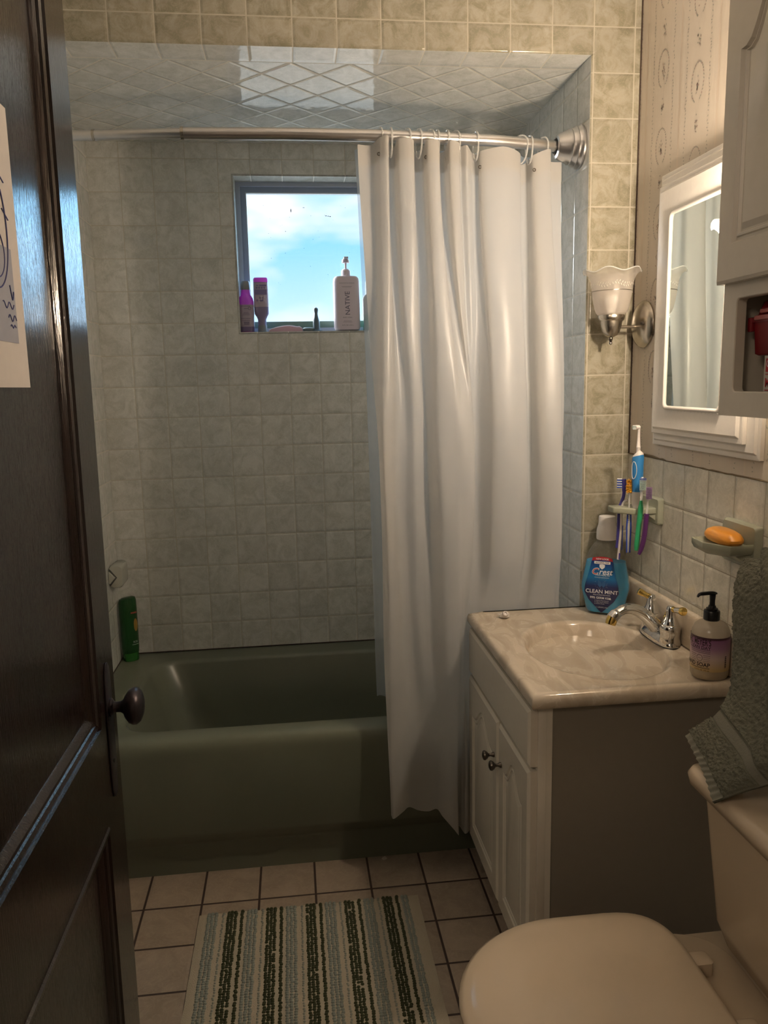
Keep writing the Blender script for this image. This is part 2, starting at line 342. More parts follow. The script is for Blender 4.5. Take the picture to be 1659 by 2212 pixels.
# ================================================================= THE ROOM
XL, XR = -0.1055, 1.480      # left and right walls
YF = -0.8005                 # plane of the tiled header over the tub
YD = -2.28                   # wall with the doorway
ZC, ZS = 2.46, 2.262         # ceiling, soffit over the tub
XA = 1.3465                  # right end wall of the tub recess
WX0, WX1, WZ0, WZ1 = 0.374, 0.925, 1.625, 2.161
# back wall with a hole for the window, tiled; hole lined by tile returns 8 cm deep
def wall_hole(name, m, x0, x1, z0, z1, hx0, hx1, hz0, hz1, y0, y1):
    mb = MB()
    xs = [x0, hx0, hx1, x1]; zs = [z0, hz0, hz1, z1]
    for i in range(3):
        for j in range(3):
            if i == 1 and j == 1: continue
            mb.box(xs[i], xs[i + 1], y0, y1, zs[j], zs[j + 1])
    return mb.build(name, m, smooth=False)
wb = wall_hole('wall_back', M_back, XL - .12, XR + .12, -0.02, ZC + .05, WX0, WX1, WZ0, WZ1, 0.0, 0.14); S(wb)
# rounded trim tile around the window opening
mb = MB()
def trim_loop(d0, y): return [(x, y, z) for x, z in ((WX0 - d0, WZ0 - d0), (WX1 + d0, WZ0 - d0), (WX1 + d0, WZ1 + d0), (WX0 - d0, WZ1 + d0))]
mb.loft([trim_loop(0.001, -0.0005), trim_loop(-0.001, -0.003), trim_loop(-0.005, -0.001), trim_loop(-0.006, 0.006), trim_loop(-0.007, 0.079)], False, False)
S(mb.build('trim_1', tile_mat('window_return_tile', 0, 2, T, 5, 0, 0.9, (0.34, 0.34, 0.30), (0.46, 0.46, 0.42), (0.62, 0.60, 0.55), gw=0.012, rough=0.15)))
S(box('wall_left', M_left, XL - .12, XL, YD, 0.0, -0.02, ZC + .05))
# right wall: tile below, wallpaper above
S(box('wall_right', M_wains, XR, XR + .12, YD, YF, -0.02, 1.2354))
wallpap = mat('wallpaper', (0.60, 0.53, 0.44), 0.62, bump=0.15, bscale=9, stretch=(1, 14, 1), var=0.025)
wp1 = mat('wallpaper_print_grey', (0.35, 0.33, 0.28), 0.8); wp2 = mat('wallpaper_print_rose', (0.40, 0.30, 0.26), 0.8); wp3 = mat('wallpaper_line', (0.68, 0.57, 0.46), 0.7)
mb = MB(); mb.box(XR + 0.0004, XR + .12, YD, YF, 1.2354, ZC + .05)
xw = XR - 0.0001
def leaf(y, z, a, l, ww, mi):
    c, s_ = math.cos(a), math.sin(a); q = [(-l, 0), (0, ww), (l, 0), (0, -ww)]
    mb.add([(xw, y + u * c - v * s_, z + u * s_ + v * c) for u, v in q], [(0, 1, 2, 3)], mi)
for ci in range(-1, 9):
    yc = -0.930 - 0.1745 * ci + (0.004 if ci % 2 else 0)
    for dyc in (-0.052, 0.052):
        z = 1.25
        while z < ZC - .01:
            if YD < yc + dyc < YF: leaf(yc + dyc + random.uniform(-.0025, .0025), z, random.uniform(-1.2, 1.2), .0034, .0017, 1)
            z += random.uniform(.0055, .0125)
    if YD < yc - .087 < YF - .01:
        mb.add([(xw, yc - .0885, 1.24), (xw, yc - .0865, 1.24), (xw, yc - .0865, ZC), (xw, yc - .0885, ZC)], [(0, 1, 2, 3)], 3)
        mb.add([(xw, yc - .0930, 1.24), (xw, yc - .0922, 1.24), (xw, yc - .0922, ZC), (xw, yc - .0930, ZC)], [(0, 1, 2, 3)], 3)
    zz = 2.185 - 0.0895 * (ci % 2) + 0.179
    while zz > 1.30:
        if zz < ZC - .06 and YD + .05 < yc < YF - .03:
            for k in range(34):
                a = 2 * PI * k / 34
                if abs(math.sin(a) + 1) < .05: continue
                leaf(yc + .027 * math.cos(a), zz + .042 * math.sin(a), a + PI / 2 + random.uniform(-1.0, 1.0), .0038, .0021, 1 if k % 3 else 2)
            for k in range(16):
                a = random.uniform(0, 2 * PI); r = random.uniform(0, 1); leaf(yc + .010 * r * math.cos(a), zz - .006 + .020 * r * math.sin(a), random.uniform(0, 3), .0036, .0020, 2 if k % 2 else 1)
        z2 = zz - 0.0895
        if 1.28 < z2 < ZC - .03 and YD + .05 < yc < YF - .02:
            for k in range(12):
                leaf(yc + random.uniform(-.007, .007), z2 + random.uniform(-.016, .012), random.uniform(0, 3), .0036, .0020, 2 if k % 2 else 1)
            leaf(yc, z2 + .021, .4, .003, .0025, 1)
        zz -= 0.179
S(mb.build('wall_right', [wallpap, wp1, wp2, wp3], smooth=False))
# header over the tub and the tiled strip at its right, one plane, rounded inner edge
mb = MB()
mb.box(XA + .004, XR + .12, YF, 0.0, -0.02, ZC + .05); mb.box(XL, XA + .004, YF, YF + .10, ZS + .004, ZC + .05)
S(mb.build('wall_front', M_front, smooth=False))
mb = MB(); pr = [(XA, YF + .0035), (XA + .0015, YF + .001), (XA + .005, YF - .0008), (XA + .012, YF - .0008)]
mb.loft([[(x, y, 0) for x, y in pr], [(x, y, ZS) for x, y in pr]], False, False, closed=False)
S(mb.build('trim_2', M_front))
mb = MB(); pr = [(ZS, YF + .0035), (ZS + .0015, YF + .001), (ZS + .005, YF - .0008), (ZS + .008, YF - .0008)]
mb.loft([[(XL, y, z) for z, y in pr], [(XA + .008, y, z) for z, y in pr]], False, False, closed=False)
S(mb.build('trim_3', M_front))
S(box('wall_side', M_side, XA, XA + .004, YF + .003, 0.0, -.02, ZS + .01))
S(box('ceiling', M_cbord, XL, XA, YF + .003, -0.700, ZS, ZS + .02))
S(box('ceiling', M_diag, XL, XA, -0.700, 0.0, ZS, ZS + .02))
S(box('ceiling', plaster, XL - .12, XR + .12, YD, YF, ZC, ZC + .05))
S(box('floor', M_floor, XL - .12, XR + .12, YD, 0.0, -0.05, 0.0))
# wall with the doorway and the hall behind
mb = MB(); mb.box(XL - .12, 0.175, YD - .12, YD, 0, ZC + .05); mb.box(1.03, XR + .12, YD - .12, YD, 0, ZC + .05); mb.box(0.175, 1.03, YD - .12, YD, 2.25, ZC + .05)
S(mb.build('wall_doorway', plaster, smooth=False))
mb = MB(); mb.box(-.6, -.5, -3.9, YD - .12, 0, 2.45); mb.box(1.7, 1.8, -3.9, YD - .12, 0, 2.45); mb.box(-.6, 1.8, -4.0, -3.9, 0, 2.45)
mb.box(-.5, XL - .12, YD - .12, YD - .10, 0, 2.45); mb.box(XR + .12, 1.7, YD - .12, YD - .10, 0, 2.45)
S(mb.build('wall_hall', hallm, smooth=False))
S(box('ceiling', hallm, -.6, 1.8, -4.0, YD, 2.45, 2.5)); S(box('floor', mat('hall_floor', (.16, .09, .05), .4), -.6, 1.8, -4.0, YD, -.05, 0))
mb = MB(); mb.box(0.16, 0.18, YD - .13, YD + .015, 0, 2.26); mb.box(1.025, 1.045, YD - .13, YD + .015, 0, 2.26); mb.box(0.16, 1.045, YD - .13, YD + .015, 2.24, 2.26)
S(mb.build('trim_4', woodm, smooth=False))
# dark joints: wall corner, top of the wainscot, caulk round the tub
S(box('trim_5', caulk, XR - .003, XR + .001, YF - .002, YF + .001, 1.2354, ZC))
mb = MB(); ps = []
y = -0.803
random.seed(3)
while y > YD + .02: ps.append((XR - .0005, y, 1.2358 + random.uniform(-.0006, .0006) + (0.002 if -1.02 < y < -.86 else 0))); y -= .02
mb.tube(ps, [random.uniform(.0012, .0024) for _ in ps], 6); mb.tube([(XR - .001, -.86, 1.243), (XR - .002, -.95, 1.240), (XR - .001, -1.02, 1.236)], [.001, .003, .001], 6)
S(mb.build('trim_6', mat('old_caulk', (.16, .12, .07), .9)))
mb = MB(); mb.tube([(XL + .002, -.001, .4635), (0.5, -.001, .4637), (XA - .002, -.001, .4635)], .0022, 6); mb.tube([(XL + .001, -.002, .4635), (XL + .001, -.755, .4635)], .0018, 6)
S(mb.build('trim_7', caulk))
# ---- window
wd = MB()
def fr(mb, d0, d1, y0, y1, mi=0):
    a = (WX0 + d0, WX1 - d0, WZ0 + d0, WZ1 - d0); b = (WX0 + d1, WX1 - d1, WZ0 + d1, WZ1 - d1)
    mb.box(a[0], b[0], y0, y1, a[2], a[3], mi); mb.box(b[1], a[1], y0, y1, a[2], a[3], mi); mb.box(b[0], b[1], y0, y1, a[2], b[2], mi); mb.box(b[0], b[1], y0, y1, b[3], a[3], mi)
fr(wd, .007, .022, .070, .135, 0)
win = wd.build('window_1', [frame], smooth=False); S(win)
wd = MB(); fr(wd, .022, .040, .080, .115); wd.build('sash', framedk, win, smooth=False)
wd = MB(); fr(wd, .040, .0435, .082, .092); wd.build('glazing_bead', mat('bead_light', (.55, .6, .62), .4), win, smooth=False)
box('bottom_rail', mat('weathered_green_rail', (.16, .24, .19), .5), WX0 + .03, WX1 - .03, .078, .115, WZ0 + .022, WZ0 + .046, win, bevel=.002)
pn = box('pane', pane_m, WX0 + .038, WX1 - .038, .094, .098, WZ0 + .04, WZ1 - .038, win)
mb = MB(); random.seed(11)
for cx, cz, rx, rz in ((.574, 2.062, .0016, .0065), (.700, 2.044, .0035, .0012), (.708, 2.043, .003, .0012), (.715, 2.042, .0028, .0014), (.552, 1.99, .0016, .0012), (.62, 2.072, .004, .0008), (.637, 1.868, .001, .001)) + tuple((random.uniform(.46, .88), random.uniform(1.8, 2.09), random.uniform(.0005, .0012), random.uniform(.0005, .0012)) for _ in range(40)):
    mb.add([(cx + rx * math.cos(a * PI / 4), .0938, cz + rz * math.sin(a * PI / 4)) for a in range(8)], [tuple(range(8))])
mb.build('dirt_specks', mat('dirt', (.03, .07, .1), .8), win, smooth=False)

# ================================================================= BATHTUB
tub = thing('bathtub', 'sage green built-in bathtub filling the tiled recess under the window', 'bathtub', (0.62, -0.38, 0))
TX0, TX1 = XL + .001, XA - .001
def tr(x0, x1, y0, y1, r, z): return [(x - .62, y + .38, z) for x, y in rr(x0, x1, y0, y1, r, 8)]
rings = [tr(TX0, TX1, -.690, -.003, .002, 0), tr(TX0, TX1, -.692, -.003, .002, .09), tr(TX0, TX1, -.700, -.003, .002, .105), tr(TX0, TX1, -.744, -.003, .002, .150), tr(TX0, TX1, -.752, -.003, .002, .165),
         tr(TX0, TX1, -.768, -.003, .002, .415), tr(TX0, TX1, -.768, -.003, .002, .432), tr(TX0, TX1, -.762, -.003, .002, .448), tr(TX0, TX1, -.750, -.003, .002, .458), tr(TX0 + .001, TX1 - .001, -.738, -.003, .002, .4615),
         tr(.005, 1.275, -.697, -.085, .10, .4605), tr(.012, 1.268, -.690, -.092, .10, .457), tr(.020, 1.262, -.682, -.100, .10, .445),
         tr(.075, 1.23, -.655, -.125, .12, .28), tr(.13, 1.20, -.63, -.145, .13, .15), tr(.18, 1.17, -.60, -.17, .13, .095), tr(.25, 1.12, -.55, -.22, .12, .075)]
mb = MB(); mb.loft(rings, False, True); mb.build('tub_shell', tubm, tub, angle=50)
mb = MB(); mb.lathe([(.0, .0), (.018, .0), (.022, .002), (.022, .003)], 20, Matrix.Translation((.45, 0, .0745))); mb.build('drain', chrome, tub)

# ================================================================= CURTAIN ROD, RINGS, CURTAIN
ZR = 2.060
def rody(x):
    pts = [(-.11, -.722), (.015, -.763), (.309, -.795), (.564, -.804), (.796, -.800), (1.077, -.775), (1.209, -.748), (1.30, -.7235), (1.36, -.71)]
    for (a, ya), (b, yb) in zip(pts, pts[1:]):
        if x <= b or b == pts[-1][0]:
            t = (x - a) / (b - a); t = t * t * (3 - 2 * t) * .3 + t * .7; return ya + (yb - ya) * t
rod = thing('curtain_rod', 'curved satin nickel shower curtain rod spanning the tub recess', 'curtain rod', (0, 0, ZR))
def rodpts(x0, x1, n): return [(x0 + (x1 - x0) * i / n, rody(x0 + (x1 - x0) * i / n), 0) for i in range(n + 1)]
MB().tube(rodpts(.309, 1.315, 40), .0146, 20).build('outer_tube', nickel2, rod)
MB().tube(rodpts(-.085, .309, 20), .0122, 20).build('inner_tube', nickel2, rod)
MB().tube(rodpts(.088, .094, 3), .0138, 20).build('collar', nickel, rod)
MB().tube(rodpts(.304, .311, 3), .0155, 20).build('tube_end_ring', nickel, rod)
fl = [(.056, 0), (.056, .005), (.051, .010), (.050, .014), (.052, .017), (.047, .023), (.045, .028), (.046, .031), (.041, .037), (.033, .058), (.029, .064), (.022, .066), (.020, .058)]
MB().lathe(fl, 40, Matrix.Translation((XA - .001, -.7265, 0)) @ Matrix.Rotation(-PI / 2, 4, 'Y')).build('flange', nickel2, rod)
MB().lathe(fl, 40, Matrix.Translation((XL + .001, -.7265, 0)) @ Matrix.Rotation(PI / 2, 4, 'Y')).build('flange', nickel2, rod)
MB().tube(rodpts(1.276, 1.305, 4), .0175, 20).build('socket', black, rod)

ringx_ = [.7965, .8235, .867, .8965, .927, .945, .972, .994, 1.049, 1.176, 1.200, 1.240]
rg0 = None
LR = ['leftmost clear plastic curtain ring, beside the curtain edge', 'clear curtain ring, second from the left', 'clear curtain ring, third from the left', 'clear curtain ring, fourth from the left', 'clear curtain ring, fifth from the left',
      'clear curtain ring, sixth from the left', 'clear curtain ring, seventh from the left', 'clear curtain ring, eighth from the left', 'clear curtain ring standing alone left of the wide flat curtain panel', 'clear curtain ring at the right edge of the wide flat curtain panel', 'clear curtain ring hooked through an eyelet, second from the right', 'rightmost clear curtain ring, nearest the rod flange']
for i, x in enumerate(ringx_):
    if rg0 is None:
        mb = MB(); n = 28
        pts = [(0, .0195 * math.cos(2 * PI * k / n), .050 * math.sin(2 * PI * k / n) * (1 if math.sin(2 * PI * k / n) < 0 else .40)) for k in range(n + 1)]
        mb.tube(pts, .0023, 8, upv=Vector((1, 0, 0)), caps=False); o = mb.build('curtain_ring', clearp); rg0 = o
    else:
        o = rg0.copy(); COL.objects.link(o)
    o.location = (x, rody(x), ZR - .001); o.rotation_euler = (0, 0, [.25, .1, .35, .3, .5, .15, .1, .5, .15, .9, .2, .5][i])
    tag(o, LR[i], 'curtain ring', 'clear plastic rings on the shower curtain rod')

top = [(772, 0), (800, .012), (818, -.020), (834, -.030), (838, .020), (850, .015), (856, -.025), (886, -.030), (893, .020), (912, .020), (916, -.030), (942, -.030), (946, .020), (960, .020), (964, -.030), (985, -.025), (992, 0), (1005, -.015), (1020, .010), (1034, .010), (1037, -.015), (1085, -.030), (1126, -.012), (1132, .015), (1148, .020), (1158, -.020), (1196, -.028), (1202, .010), (1233, .005)]
mid = [(820, .010), (822, -.010), (828, -.030), (845, -.020), (858, .005), (875, .010), (892, .0), (910, .005), (922, .010), (932, -.010), (945, -.030), (975, -.035), (990, -.035), (1005, -.030), (1014, -.020), (1019, -.005), (1021, .020), (1030, .030), (1042, .025), (1055, 0), (1065, -.015), (1095, -.020), (1130, -.010), (1140, .015), (1150, .015), (1162, -.015), (1205, -.020), (1212, 0), (1218, .010)]
bot = [(841, 0), (841, -.010), (846, -.026), (868, -.022), (885, .0), (905, .006), (925, .004), (940, -.004), (950, -.015), (962, -.024), (975, -.030), (986, -.026), (988, .0), (992, .008), (996, .008), (999, 0), (1001, -.015), (1010, -.026), (1021, -.020), (1026, .0), (1040, .012), (1070, .0), (1100, -.008), (1115, .006), (1130, .008), (1145, -.008), (1190, -.008), (1200, .0), (1215, .006)]
topz = [2.038, 2.040, 2.051, 2.052, 2.036, 2.036, 2.048, 2.046, 2.030, 2.036, 2.046, 2.046, 2.030, 2.034, 2.046, 2.046, 2.042, 2.042, 2.030, 2.026, 2.030, 2.040, 2.032, 2.012, 2.016, 2.028, 2.044, 2.024, 2.022]
def xt(u): return .739 + (u - 772) * .001215
def xm(u): return .776 + (u - 820) * .001288
def xb(u): return .785 + (u - 841) * .001345
ctop = [Vector((xt(u), rody(xt(u)) + d * .85, z)) for (u, d), z in zip(top, topz)]
cmid = [Vector((xm(u), -.815 + d * 1.35, 1.2)) for u, d in mid]
cbot = []
for u, d in bot:
    x = xb(u); zb = .168
    if u < 950: zb = .222 + .012 * math.sin((u - 850) * .07)
    elif u < 984: zb = .205 - (u - 950) * .0014
    elif u < 998: zb = .15
    else: zb = .142
    cbot.append(Vector((x, -.818 + d * 1.3, zb)))
at, am, ab = cat(ctop, 10), cat(cmid, 10), cat(cbot, 10)
NS, NR = len(at), 110
grid = []
for r in range(NR + 1):
    f = r / NR; row = []
    for j in range(NS):
        T_, M_, B_ = at[j], am[j], ab[j]
        z = T_.z + (B_.z - T_.z) * f
        if z > 1.2:
            t = (2.05 - z) / .85; t = max(0, min(1, t)); t = t * t * (3 - 2 * t); x = T_.x + (M_.x - T_.x) * t; yy = T_.y + (M_.y - T_.y) * t
        else:
            t = (1.2 - z) / 1.0; t = max(0, min(1, t)); t = t * t * (3 - 2 * t); x = M_.x + (B_.x - M_.x) * t; yy = M_.y + (B_.y - M_.y) * t
        # left edge runs straight
        s = j / NS
        yy += .0035 * math.sin(9 * z + 14 * s) * math.sin(5 * z + 30 * s) * min(1, f * 4)
        x += .003 * math.sin(7.3 * z + 22 * s) * min(1, f * 4)
        if x > 1.0 and z < .95:
            k = min(1, (.95 - z) / .12) * min(1, (x - 1.0) / .03); yy = yy * (1 - k) + (-.788 + (yy + .818) * .2) * k
        elif z < .6: yy = min(yy, -.775)
        row.append(Vector((x, yy, z)))
    grid.append(row)
cur = thing('shower_curtain', 'white pleated shower curtain drawn to the right and hanging outside the tub', 'shower curtain', (1.0, -.80, .2))
o3 = Vector((1.0, -.80, .2))
mb = MB(); mb.loft([[p - o3 for p in r] for r in grid], False, False, closed=False); mb.build('curtain_sheet', curtm, cur, angle=180)
mb = MB(); hem = grid[:4]
mb.loft([[p - o3 + Vector((0, -.0012, 0)) for p in r] for r in hem], False, False, closed=False)
mb.loft([[grid[0][j] - o3 + Vector((0, -.0012, 0)) for j in range(NS)], [grid[0][j] - o3 + Vector((0, .0006, 0)) for j in range(NS)]], False, False, closed=False)
mb.build('hem', curtm, cur, angle=180)
# eyelets where the sheet faces us
for x in (.792, .906, 1.052, 1.208):
    j = min(range(NS), key=lambda k: abs(grid[2][k].x - x) + abs(grid[2][k].y + .81) * .5); q = grid[2][j] - o3 + Vector((0, -.003, -.004))
    MB().lathe([(.0028, 0), (.0046, 0), (.0046, .0012), (.0028, .0012)], 16, Matrix.Translation(q) @ Matrix.Rotation(PI / 2, 4, 'X'), caps=False).build('eyelet', darkmet, cur)
# liner behind it
lin = MB(); lr = []
for r in range(41):
    z = 2.036 - 1.53 * r / 40; row = []
    for j in range(61):
        s = j / 60; x = .7345 + .012 * (2.036 - z) * 1.0 + (.53) * s
        x0 = .7345 + .026 * (2.036 - z) ** .8 + .50 * s
        yb = rody(min(1.28, x0)) + .030; t = min(1, max(0, (1.5 - z) / .9)); yb = yb + (-.655 - yb) * t
        row.append((x0, yb + .010 * math.sin(s * 60 + z), z))
    lr.append(row)
lin.loft(lr, False, False, closed=False)
o = lin.build('shower_liner', linerm, angle=180); tag(o, 'clear plastic liner hanging behind the white curtain, its edge showing beside the window', 'shower liner')

# ================================================================= THINGS ON THE WINDOW SILL  (sill z=1.6315)
ZSILL = WZ0 + .0072
pur = sheet_mat('translucent_magenta', (0.62, 0.10, 0.52), 0.65, 0.1); purdk = mat('dark_violet_plastic', (0.16, 0.12, 0.24), .35); greycap = mat('grey_cap', (0.22, 0.23, 0.25), .4)
lab_l = mat('pale_lilac_label', (0.42, 0.36, 0.44), .5); txt = mat('dark_label_print', (0.10, 0.09, 0.16), .6)
b = thing('shampoo_bottle', 'magenta shampoo bottle with grey cap at the left end of the window sill', 'bottle', (0.402, .030, ZSILL))
def ell(cx, cy, a, bb, z, n=28, p=2.4): 
    o = []
    for k in range(n):
        t = 2 * PI * k / n; c, s_ = math.cos(t), math.sin(t); o.append((cx + a * math.copysign(abs(c) ** (2 / p), c), cy + bb * math.copysign(abs(s_) ** (2 / p), s_), z))
    return o
MB().loft([ell(0, 0, .024, .016, 0), ell(0, 0, .026, .018, .003), ell(0, 0, .0265, .018, .095), ell(0, 0, .0265, .018, .105), ell(0, 0, .024, .017, .117), ell(0, 0, .017, .014, .130), ell(0, 0, .015, .013, .145), ell(0, 0, .015, .013, .148)]).build('body', pur, b)
MB().loft([ell(0, 0, .0163, .0143, .146, p=2), ell(0, 0, .0168, .0145, .150, p=2), ell(0, 0, .0155, .0135, .172, p=2), ell(0, 0, .014, .012, .176, p=2)]).build('cap', greycap, b)
MB().loft([ell(0, 0, .0268, .0184, .018), ell(0, 0, .0268, .0184, .094)], False, False).build('label', lab_l, b)
MB().loft([ell(0, 0, .0262, .0182, .001), ell(0, 0, .0268, .0184, .018)], False, False).build('lower_body', purdk, b)
mb = MB(); fn = lambda u, v: (u, -.0188 + (abs(u) / .027) ** 3 * .006, v)
for k, (zz, ww) in enumerate(((.088, .017), (.0795, .008), (.066, .010), (.062, .013), (.058, .015), (.046, .018), (.040, .016), (.036, .014), (.031, .012), (.0245, .010), (.0225, .016))): rect2d(mb, fn, -ww, ww * .8, zz, zz + .0011)
for k in range(9): rect2d(mb, fn, -.010 + k * .0022, -.0088 + k * .0022, .026, .034, n=1)
mb.lathe([(.0045, 0), (.0055, 0), (.0055, .0004), (.0045, .0004)], 16, Matrix.Translation((.012, -.0185, .081)) @ Matrix.Rotation(PI / 2, 4, 'X'), caps=False)
mb.build('label_print', txt, b)

b = thing('conditioner_tube', 'purple conditioner tube standing on its narrow cap beside the shampoo bottle', 'tube', (0.456, .028, ZSILL))
MB().loft([ell(0, 0, .0155, .014, 0, p=2), ell(0, 0, .0165, .015, .002, p=2), ell(0, 0, .0165, .015, .022, p=2)]).build('cap', greycap, b)
MB().loft([ell(0, 0, .0150, .0135, .022, p=2), ell(0, 0, .0150, .0135, .042, p=2), ell(0, 0, .019, .015, .052), ell(0, 0, .0255, .017, .062), ell(0, 0, .0265, .017, .072), ell(0, 0, .0262, .014, .12), ell(0, 0, .0255, .010, .172)], True, False).build('body', mat('violet_grey_plastic', (.22, .19, .32), .3), b)
MB().loft([ell(0, 0, .0255, .010, .172), ell(0, 0, .0255, .009, .182), ell(0, 0, .0225, .006, .188)], True, True).build('crimped_end', pur, b)
MB().loft([ell(0, 0, .0258, .0108, .170, p=2.6), ell(0, 0, .0266, .0149, .105, p=2.6), ell(0, 0, .0270, .0168, .086, p=2.6)], False, False).build('label', lab_l, b)
mb = MB(); fn = lambda u, v: (u, -.0180 + (v - .086) * .078, v)
rect2d(mb, fn, -.021, .021, .128, .146); rect2d(mb, fn, -.005, .020, .157, .163)
rect2d(mb, lambda u, v: (u, fn(u, v)[1] - .0008, v), -.016, -.008, .158, .162)
for k in range(7): 
    cx, cz = -.014 + (k % 4) * .009, .152 - (k // 4) * .044; mb.lathe([(.0, 0), (.0035, 0), (.0035, .0006), (0, .0006)], 8, Matrix.Translation(fn(cx, cz)) @ Matrix.Rotation(PI / 2, 4, 'X'))
mb.v = mb.v; mb.build('label_print', [mat('lilac_print', (.20, .17, .34), .5)], b)
mb = MB()
for k in range(9):
    a = k * .9; cx, cz = .004 + .012 * math.cos(a), .112 + .009 * math.sin(a * 1.7); mb.lathe([(.0, 0), (.004, 0), (.003, .0008), (0, .0008)], 8, Matrix.Translation((cx, fn(0, cz)[1] - .0004, cz)) @ Matrix.Rotation(PI / 2, 4, 'X'))
mb.build('flower_print', mat('pale_flowers', (.50, .44, .52), .6), b)

# pink comb-like razor handle lying along the sill, a grey soap pebble, a dark cone bottle
pk = sheet_mat('pink_translucent', (.62, .42, .42), .5, .15)
mb = MB(); n = 24
prof = [(-.062, .004), (-.050, .010), (-.030, .016), (-.005, .020), (.015, .0205), (.030, .018), (.040, .016), (.046, .017), (.054, .012), (.058, .006)]
pts = cat([(x, 0, z) for x, z in prof], 3)
for p_ in pts: p_.z = max(p_.z, .003)
ringsf = [[(p_.x, -.012, .0), (p_.x, -.012, p_.z * .9), (p_.x, -.009, p_.z), (p_.x, .009, p_.z), (p_.x, .012, p_.z * .9), (p_.x, .012, 0)] for p_ in pts]
mb.loft(ringsf); o = mb.build('body_brush', pk); o.location = (.541, .030, ZSILL); tag(o, 'low curved pink bath brush lying on the sill beside the conditioner tube', 'brush')
mb = MB(); mb.tube([(p_.x, -.0125, p_.z + .0002) for p_ in pts], .0011, 6); mb.build('rim', mat('glossy_white_rim', (.8, .78, .82), .1), o)
o = MB().loft([ell(0, 0, a_, b_, z_, p=2.2) for a_, b_, z_ in ((.018, .012, 0), (.0205, .014, .004), (.020, .0135, .009), (.016, .010, .012), (.008, .005, .0132))]).build('soap_tin', mat('grey_teal_plastic', (.15, .19, .20), .35))
o.location = (.620, .022, ZSILL); tag(o, 'flat oval grey tin lying on the sill in front of the pink brush', 'tin')
o = MB().lathe([(.0, 0), (.022, 0), (.022, .0015), (.014, .003), (.0125, .010), (.0125, .030), (.0115, .038), (.0075, .052), (.006, .062), (.0075, .070), (.0085, .075), (.0075, .080), (.004, .083), (0, .0832)], 28).build('bottle_stopper', mat('dark_teal_rubber', (.10, .15, .19), .4))
o.location = (.650, .030, ZSILL); tag(o, 'small dark bowling-pin shaped stopper standing on the sill', 'stopper')

wbm = mat('matte_mauve_white', (.66, .59, .66), .4, var=.02)
b = thing('body_wash_bottle', 'large pale pump bottle reading NATIVE on the window sill', 'bottle', (.762, .032, ZSILL))
def rrb(a, bb, z, r): return [(x, y, z) for x, y in rr(-a, a, -bb, bb, r, 6)]
MB().loft([rrb(.038, .020, 0, .016), rrb(.044, .024, .003, .020), rrb(.0475, .026, .012, .022), rrb(.0475, .026, .172, .022), rrb(.046, .025, .183, .021), rrb(.040, .022, .190, .019), rrb(.020, .016, .1925, .015)]).build('body', wbm, b)
MB().lathe([(.0165, .190), (.0165, .209), (.0155, .211), (.0140, .214), (.010, .217), (.0045, .218)], 28).build('collar', wbm, b)
MB().tube([(0, 0, .215), (0, 0, .240)], .0038, 12).build('pump_stem', wbm, b)
mb = MB(); mb.lathe([(.0138, .238), (.0138, .240), (.0125, .250), (.009, .251)], 24); mb.box(-.008, .008, -.032, .004, .250, .2555); mb.build('pump_head', wbm, b, bevel=.001)
mb = MB(); fn = lambda u, v: (u, -.0264, v)
put_text(mb, 'NATIVE', .0245, lambda a, c: (-c + .002, -.0264, a + .095), 0, 0, bold=.003)
put_text(mb, 'COCONUT & VANILLA', .0052, fn, 0, .165, sx=1.0); rect2d(mb, fn, -.019, .019, .1535, .1542); rect2d(mb, fn, -.016, .016, .1500, .1507)
put_text(mb, 'BODY WASH', .0056, fn, 0, .045); rect2d(mb, fn, -.014, .014, .0325, .0333); rect2d(mb, fn, -.017, .017, .0285, .0293); put_text(mb, '36 FL OZ (1.06 L)', .0056, fn, 0, .018)
mb.build('lettering', mat('slate_print', (.13, .12, .18), .6), b)

gw_ = mat('grey_bottle', (.42, .40, .43), .4); gg_ = mat('green_bottle_band', (.03, .22, .14), .35)
b = thing('lotion_bottle', 'grey bottle with a green lower band half hidden behind the curtain on the sill', 'bottle', (.849, .032, ZSILL))
MB().loft([rrb(.026, .02, 0, .014), rrb(.028, .022, .004, .016), rrb(.028, .022, .055, .016)], True, False).build('lower_body', gg_, b)
MB().loft([rrb(.028, .022, .055, .016), rrb(.028, .022, .112, .016), rrb(.025, .02, .122, .016), rrb(.017, .016, .130, .014)], False, True).build('upper_body', gw_, b)
MB().lathe([(.017, .129), (.018, .133), (.018, .170), (.016, .175), (.0, .1755)], 24).build('cap', clearp, b)
mb = MB(); fn = lambda u, v: (u, -.0224, v)
for k, (zz, ww) in enumerate(((.098, .016), (.094, .012), (.082, .010), (.072, .012), (.066, .010))): rect2d(mb, fn, -ww, ww, zz, zz + .0014)
mb.build('label_print', txt, b)
mb = MB()
for zz, ww in ((.020, .016), (.014, .015), (.008, .016)): rect2d(mb, fn, -ww, ww, zz, zz + .0014)
mb.build('band_print', txt, b)

